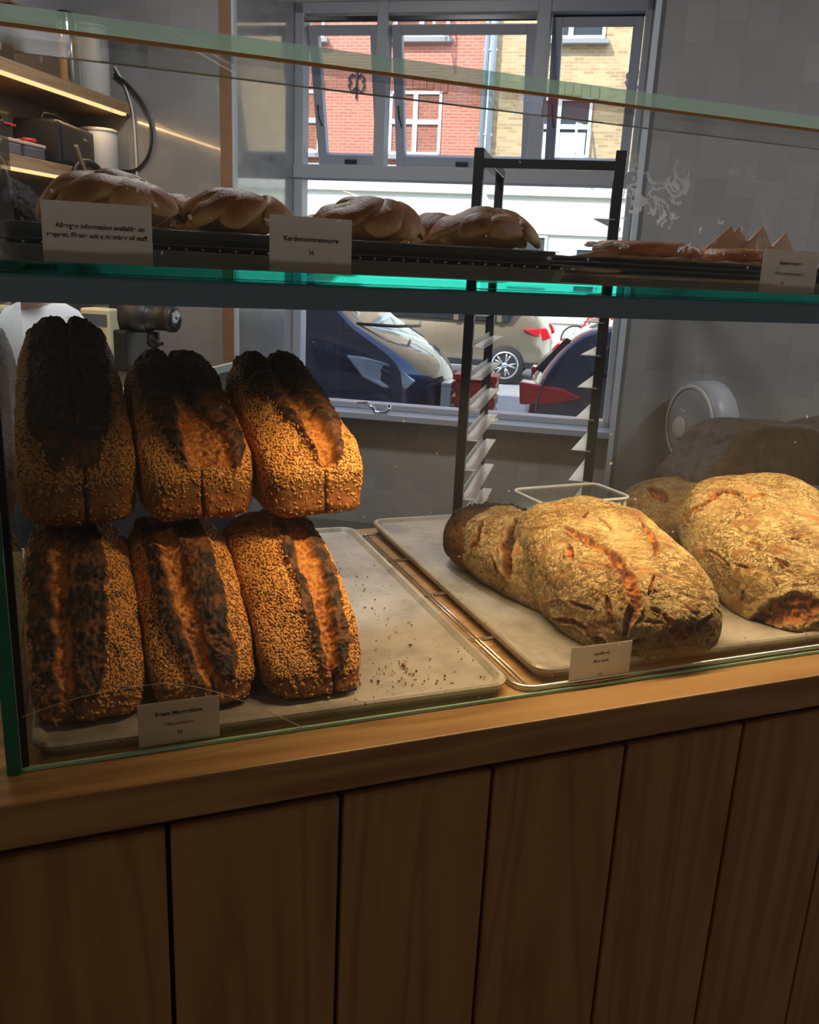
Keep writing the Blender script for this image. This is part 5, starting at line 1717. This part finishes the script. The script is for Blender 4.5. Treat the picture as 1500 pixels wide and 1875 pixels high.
t = thing('radio', 'black portable radio with a carrying handle on the lower wall shelf', 'radio', rm(-2.075, 3.20, LS), ROOM + RA(10))
MB().box(-0.085, 0.085, -0.17, 0.17, 0.0, 0.150).obj('body', M['black_plastic'], t, bevel=0.012, seg=3)
b = MB(); b.tube([(0, -0.12, 0.148), (0, -0.10, 0.178), (0, 0, 0.188), (0, 0.10, 0.178), (0, 0.12, 0.148)], 0.006, 8)
b.obj('handle', M['black_plastic'], t)
MB().box(0.0845, 0.0865, -0.15, 0.15, 0.015, 0.128).obj('speaker_grille', M['black_plastic'], t)
MB().box(0.086, 0.0875, 0.05, 0.085, 0.106, 0.114).obj('badge', M['steel'], t)

for n, lab in ((2.80, 'shallow tub with a pale lid, left one beside the radio'), (2.935, 'shallow tub with a pale lid, right one beside the radio')):
    t = thing('storage_tub', lab, 'tub', rm(-2.055, n, LS), ROOM, 'shallow tubs on the lower wall shelf')
    MB().box(-0.07, 0.07, -0.06, 0.06, 0, 0.040).obj('tub', plain('smoky_plastic', (0.10, 0.10, 0.12), 0.2), t, bevel=0.006)
    MB().box(-0.073, 0.073, -0.063, 0.063, 0.040, 0.052).obj('lid', plain('pale_pink_lid', (0.55, 0.42, 0.36), 0.5), t, bevel=0.004)
t = thing('scissors', 'scissors with red handles lying on the right tub beside the radio', 'scissors', rm(-2.05, 2.95, LS + 0.053), ROOM + RA(60))
for s in (-1, 1):
    b = MB(); b.tube([(0.02 + 0.022 * math.cos(a), s * 0.02 + 0.014 * math.sin(a), 0.012) for a in [2 * math.pi * i / 14 for i in range(14)]], 0.006, 6, closed=True)
    b.obj('handle', M['red_plastic'], t)
    b = MB(); b.add([(0.0, s * 0.006, 0.009), (-0.09, 0.0, 0.010), (0.0, -s * 0.004, 0.009), (0.0, s * 0.006, 0.013), (-0.09, 0.0, 0.012), (0.0, -s * 0.004, 0.013)], [(0, 1, 2), (3, 5, 4), (0, 3, 4, 1), (1, 4, 5, 2), (2, 5, 3, 0)])
    b.obj('blade', M['steel'], t)
t = thing('pouch', 'black crumpled pouch with a red flap lying on the left tub', 'pouch', rm(-2.06, 2.80, LS + 0.053), ROOM)
Pq, Qq = boxgrid(24, 20, 10)
qq = Pq / (np.abs(Pq) ** 4).sum(1)[:, None] ** 0.25
Pv = qq * [0.055, 0.07, 0.022] + [0, 0, 0.022]
Pv[:, 2] = np.maximum(0, Pv[:, 2] + fbm(Pv * 40, 3, 4) * 0.008)
link('body', mesh_np('body', Pv, Qq), M['black_plastic'], t)
MB().box(0.01, 0.06, 0.0, 0.06, 0.042, 0.048).obj('flap', M['red_plastic'], t, bevel=0.002)

# black straps with headphones hanging over the front of the lower shelf
t = thing('headphones', 'black headphones and strap hanging over the front of the lower wall shelf', 'headphones', rm(-1.945, 3.21, 1.50), ROOM)
b = MB()
b.tube(spline([(0, 0.06, 0.0), (0, 0.10, 0.07), (0.0, 0.06, 0.135), (0, -0.03, 0.150), (0, -0.10, 0.11), (0, -0.13, 0.03)]), 0.013, 8)
b.obj('headband', M['black_plastic'], t)
for y in (0.062, -0.13):
    b = MB(); b.lathe([(0.004, -0.022), (0.034, -0.02), (0.038, 0), (0.034, 0.02), (0.004, 0.022)], 24, (0, y, 0.0), 'x'); b.obj('ear_cup', M['dark_plastic'], t)
b = MB()
b.tube(spline([(0.01, -0.10, 0.20), (0.015, -0.06, 0.12), (0.01, 0.0, 0.05), (0.012, 0.01, -0.02)]), 0.009, 6)
b.tube(spline([(0.012, 0.10, 0.14), (0.018, 0.13, 0.08), (0.012, 0.14, 0.0), (0.012, 0.10, -0.05)]), 0.011, 6)
b.obj('strap', plain('khaki_strap', (0.20, 0.16, 0.10), 0.7), t)
# hook that carries them on the shelf edge
MB().box(-0.16, 0.004, -0.03, -0.018, 0.131, 0.139).obj('hook', M['black_metal'], t)

# black and white cables on the tiled wall
b = MB(); b.tube(spline([tuple(rm(-2.03, 3.572, 2.03)), tuple(rm(-1.965, 3.572, 1.985)), tuple(rm(-1.895, 3.572, 1.90)), tuple(rm(-1.872, 3.572, 1.80)), tuple(rm(-1.895, 3.572, 1.715)), tuple(rm(-1.955, 3.572, 1.664)), tuple(rm(-2.03, 3.572, 1.66))]), 0.0065, 8)
solo(b.obj('cable', M['black_plastic']), 'black cable looping down the tiled wall between the two shelves', 'cable')
b = MB(); b.tube(spline([tuple(rm(-2.03, 3.578, 2.06)), tuple(rm(-1.985, 3.578, 1.98)), tuple(rm(-1.957, 3.578, 1.88)), tuple(rm(-1.950, 3.578, 1.72)), tuple(rm(-1.950, 3.578, 1.45))]), 0.005, 8)
solo(b.obj('cable', M['white_plastic']), 'pale cable running straight down the tiled wall past the shelves', 'cable')

# ------------------------------------------------------------------ work counter along the left wall, things on it
WC = thing('work_counter', 'steel-topped work counter along the left wall behind the display case', 'counter', rm(-1.83, 2.2, 0), ROOM)
MB().box(-0.418, 0.33, -1.3, 1.38, 0.862, 0.90).obj('worktop', M['steel'], WC, bevel=0.004)
MB().box(-0.40, 0.31, -1.28, 1.37, 0.08, 0.862).obj('cabinet', M['dark_plastic'], WC)
MB().box(-0.40, 0.25, -1.28, 1.37, 0.0, 0.08).obj('plinth', M['black_plastic'], WC)

MC = thing('coffee_machine', 'black machine with a horizontal round head, lever and red tag behind the stacked loaves', 'machine', rm(-1.715, 3.08, 0.90), ROOM + RA(-4))
MB().box(-0.10, 0.02, -0.09, 0.09, 0.0, 0.15).obj('base', M['black_plastic'], MC, bevel=0.01)
b = MB(); b.lathe([(0.05, -0.075), (0.058, -0.07), (0.058, 0.07), (0.052, 0.075), (0.046, 0.08), (0.046, 0.15), (0.05, 0.155), (0.05, 0.175), (0.044, 0.182)], 36, (0, 0, 0.197), 'x')
b.obj('head', M['dark_plastic'], MC)
b = MB(); b.lathe([(0.004, 0.182), (0.030, 0.184), (0.036, 0.1825)], 28, (0, 0, 0.197), 'x'); b.obj('end_cap', M['car_glass'], MC)
b = MB(); b.lathe([(0.022, 0.09), (0.026, 0.10), (0.022, 0.145)], 20, (0.085, 0, 0.0)); b.tube([(0.085, 0, 0.0), (0.085, 0, 0.12)], 0.014, 8); b.obj('stem', M['dark_plastic'], MC)
b = MB(); b.tube([(0.09, -0.02, 0.118), (0.15, -0.05, 0.108)], [0.006, 0.008], 8); b.obj('lever', M['black_plastic'], MC)
MB().box(-0.098, -0.068, -0.066, -0.056, 0.155, 0.215).obj('red_tag', M['red_plastic'], MC, bevel=0.004)
MB().lathe([(0.05, 0), (0.062, 0.005), (0.062, 0.012)], 28, (0.085, 0, 0)).obj('foot', M['black_plastic'], MC)

CM = thing('card_terminal', 'cream box with a small grey display beside the black machine', 'terminal', rm(-1.825, 3.02, 0.90), ROOM)
MB().box(-0.045, 0.075, -0.05, 0.05, 0, 0.225).obj('housing', M['cream'], CM, bevel=0.008)
MB().box(-0.035, 0.065, -0.053, -0.049, 0.165, 0.205).obj('display', plain('grey_display', (0.12, 0.15, 0.18), 0.2), CM)

# ------------------------------------------------------------------ fixtures for the added fill lamps, out of view
for e, n, lab in ((-0.9, -1.3, 'added round fill lamp over the customers, nearer the left wall'), (2.3, -0.4, 'added round fill lamp over the customers, nearer the right wall'), (-0.95, 2.3, 'added round fill lamp over the bakers, nearer the left wall'), (1.9, 2.5, 'added round fill lamp over the bakers, nearer the right wall')):
    t = thing('fill_lamp', lab, 'lamp', rm(e, n, 2.9), ROOM, 'added round fill lamps')
    b = MB(); b.lathe([(0.16, 0.0), (0.17, -0.01), (0.17, -0.03), (0.155, -0.034)], 36); b.obj('housing', M['white_plastic'], t)
    MB().lathe([(0.15, -0.0335), (0.15, -0.0355)], 36).obj('diffuser', M['lamp_white'], t)

# ------------------------------------------------------------------ staff member standing at the work counter
def skin_body(name, joints, bones, mat, parent, sub=2):
    me = bpy.data.meshes.new(name)
    keys = list(joints)
    me.from_pydata([joints[k][0] for k in keys], [(keys.index(a), keys.index(b)) for a, b in bones], [])
    o = link(name, me, mat, parent)
    m = o.modifiers.new('skin', 'SKIN'); m.use_smooth_shade = True
    for i, k in enumerate(keys):
        r = joints[k][1]
        me.skin_vertices[0].data[i].radius = (r if isinstance(r, tuple) else (r, r))
    me.skin_vertices[0].data[0].use_root = True
    s = o.modifiers.new('subdivision', 'SUBSURF'); s.levels = sub; s.render_levels = sub
    return o
M['skin'] = plain('skin', (0.52, 0.29, 0.20), 0.5, **{'Subsurface Weight': 0.1})
M['tee'] = plain('white_tee_cotton', (0.72, 0.73, 0.76), 0.85, var=0.05, vs=8, bump=0.2)
M['trousers'] = plain('dark_trousers', (0.03, 0.035, 0.05), 0.8)
M['hair'] = plain('dark_brown_hair', (0.010, 0.007, 0.006), 0.8, spec=0.2, var=0.5, vs=60, bump=0.3)
PS = thing('person', 'person with short dark hair in a white T-shirt, standing at the work counter', 'person', rm(-1.35, 1.90, 0), ROOM)
# local axes: -x faces the left wall, y towards the window
J = {
    'pelvis': ((0.0, 0, 0.80), (0.135, 0.12)),
    'waist': ((-0.015, 0, 0.92), (0.125, 0.10)),
    'chest': ((-0.025, 0, 1.08), (0.155, 0.115)),
    'upper': ((-0.035, 0, 1.165), (0.13, 0.09)),
    'neck': ((-0.035, 0, 1.225), 0.055),
    'skull': ((-0.030, 0, 1.30), 0.062),
}
B = [('pelvis', 'waist'), ('waist', 'chest'), ('chest', 'upper'), ('upper', 'neck'), ('neck', 'skull')]
for s, t_ in ((1, 'l'), (-1, 'r')):
    J['hip' + t_] = ((0.0, s * 0.095, 0.76), 0.092)
    J['knee' + t_] = ((-0.02, s * 0.105, 0.43), 0.058)
    J['ankle' + t_] = ((0.02, s * 0.11, 0.085), 0.040)
    J['toe' + t_] = ((-0.15, s * 0.12, 0.035), 0.034)
    J['shoulder' + t_] = ((-0.045, s * 0.175, 1.145), 0.056)
    J['elbow' + t_] = ((-0.08, s * 0.245, 0.965), 0.041)
    J['wrist' + t_] = ((-0.36, s * 0.17, 0.955), 0.028)
    J['palm' + t_] = ((-0.435, s * 0.15, 0.945), (0.036, 0.019))
    B += [('pelvis', 'hip' + t_), ('hip' + t_, 'knee' + t_), ('knee' + t_, 'ankle' + t_), ('ankle' + t_, 'toe' + t_), ('upper', 'shoulder' + t_), ('shoulder' + t_, 'elbow' + t_), ('elbow' + t_, 'wrist' + t_), ('wrist' + t_, 'palm' + t_)]
    for f_ in range(4):
        J['k%s%d' % (t_, f_)] = ((-0.475, s * 0.15 + (f_ - 1.5) * 0.021, 0.945), 0.0092)
        J['m%s%d' % (t_, f_)] = ((-0.505 - 0.006 * (1.5 - abs(f_ - 1.5)), s * 0.15 + (f_ - 1.5) * 0.022, 0.936), 0.0085)
        J['t%s%d' % (t_, f_)] = ((-0.525 - 0.008 * (1.5 - abs(f_ - 1.5)), s * 0.15 + (f_ - 1.5) * 0.022, 0.917), 0.0075)
        B += [('palm' + t_, 'k%s%d' % (t_, f_)), ('k%s%d' % (t_, f_), 'm%s%d' % (t_, f_)), ('m%s%d' % (t_, f_), 't%s%d' % (t_, f_))]
    J['th' + t_] = ((-0.42, s * 0.105, 0.937), 0.011)
    J['tt' + t_] = ((-0.455, s * 0.088, 0.925), 0.009)
    B += [('palm' + t_, 'th' + t_), ('th' + t_, 'tt' + t_)]
skin_body('body', J, B, M['skin'], PS)
# head: shaped ellipsoid with nose, brow and chin, turned slightly down
Pq, Qq = boxgrid(40, 36, 40)
hd = Pq / np.linalg.norm(Pq, axis=1)[:, None]
Hd = hd * [0.098, 0.076, 0.118]
fr_ = ss(0.2, 1.0, -hd[:, 0])
Hd[:, 0] -= 0.022 * np.exp(-((hd[:, 1]) / 0.16) ** 2 - ((hd[:, 2] + 0.10) / 0.20) ** 2) * fr_           # nose
Hd[:, 0] -= 0.008 * np.exp(-((hd[:, 2] - 0.28) / 0.10) ** 2) * fr_                                        # brow
Hd[:, 0] += 0.010 * (np.exp(-((hd[:, 1] - 0.36) / 0.16) ** 2) + np.exp(-((hd[:, 1] + 0.36) / 0.16) ** 2)) * np.exp(-((hd[:, 2] - 0.12) / 0.10) ** 2) * fr_
Hd[:, 0] -= 0.010 * np.exp(-((hd[:, 1]) / 0.3) ** 2 - ((hd[:, 2] + 0.80) / 0.18) ** 2)                    # chin
Hd[:, 0] -= 0.005 * np.exp(-((hd[:, 1]) / 0.24) ** 2 - ((hd[:, 2] + 0.48) / 0.07) ** 2) * fr_             # lips
Hd[:, 1] *= 1 - 0.25 * ss(-0.2, -1, hd[:, 2])
HR_ = Matrix.Rotation(RA(-14), 3, 'Y')
def hx(P):
    return P @ np.array(HR_).T + np.array([-0.020, 0, 1.352])
ho = link('head', mesh_np('head', hx(Hd), Qq), M['skin'], PS)
for s in (-1, 1):
    e_ = MB(); e_.lathe([(0.002, -0.008), (0.016, -0.006), (0.020, 0), (0.014, 0.006), (0.003, 0.007)], 16, (0, 0, 0), 'y')
    e_.obj('ear', M['skin'], ho, loc=tuple(hx(np.array([[0.008, s * 0.078, -0.005]]))[0]), rot=(0, RA(10), 0))
    ey = MB(); ey.lathe([(0.001, -0.009), (0.008, -0.004), (0.0095, 0), (0.008, 0.004), (0.001, 0.009)], 14)
    ey.obj('eye', M['ink'], ho, loc=tuple(hx(np.array([[-0.082, s * 0.030, 0.012]]))[0]))
mo = MB(); mo.tube([tuple(hx(np.array([[-0.094, y, -0.056]]))[0]) for y in (-0.02, -0.008, 0.008, 0.02)], 0.004, 6)
mo.obj('mouth', plain('lips', (0.35, 0.13, 0.11), 0.5), ho)
hm = ((hd[:, 2] > 0.10 - 0.75 * np.clip(hd[:, 0], -1, 1)) & (hd[:, 2] > -0.75))
qsel = hm[Qq].all(1)
hv = hd * [0.109, 0.088, 0.130] + (fbm(hd * 9, 3, 9) * 0.006)[:, None] * hd
o = link('hair', mesh_np('hair', hx(hv), Qq[qsel]), M['hair'], PS)
sl = o.modifiers.new('thickness', 'SOLIDIFY'); sl.thickness = 0.014; sl.offset = -1
# clothes
JT = {'hem': ((0.0, 0, 0.725), (0.192, 0.180)), 'waist': ((-0.012, 0, 0.92), (0.15, 0.125)), 'chest': ((-0.024, 0, 1.08), (0.178, 0.140)), 'upper': ((-0.033, 0, 1.16), (0.14, 0.105)), 'collar': ((-0.035, 0, 1.20), 0.076)}
BT = [('hem', 'waist'), ('waist', 'chest'), ('chest', 'upper'), ('upper', 'collar')]
for s, t_ in ((1, 'l'), (-1, 'r')):
    JT['sh' + t_] = ((-0.045, s * 0.175, 1.148), 0.074)
    JT['sl' + t_] = ((-0.065, s * 0.225, 1.03), 0.068)
    BT += [('upper', 'sh' + t_), ('sh' + t_, 'sl' + t_)]
skin_body('t_shirt', JT, BT, M['tee'], PS)
JP = {'belt': ((-0.010, 0, 0.965), (0.140, 0.118)), 'seat': ((0.005, 0, 0.755), (0.16, 0.14))}
BP = [('belt', 'seat')]
for s, t_ in ((1, 'l'), (-1, 'r')):
    JP['th' + t_] = ((0.0, s * 0.098, 0.68), 0.105); JP['kn' + t_] = ((-0.02, s * 0.106, 0.43), 0.075); JP['cu' + t_] = ((0.02, s * 0.11, 0.09), 0.062)
    BP += [('seat', 'th' + t_), ('th' + t_, 'kn' + t_), ('kn' + t_, 'cu' + t_)]
skin_body('trousers', JP, BP, M['trousers'], PS)
for s in (-1, 1):
    sh = MB(); sh.prism(rrect(-0.215, 0.075, s * 0.118 - 0.048, s * 0.118 + 0.048, 0.04), 0.0, 0.075)
    sh.obj('shoe', M['black_plastic'], PS, bevel=0.018, seg=3)
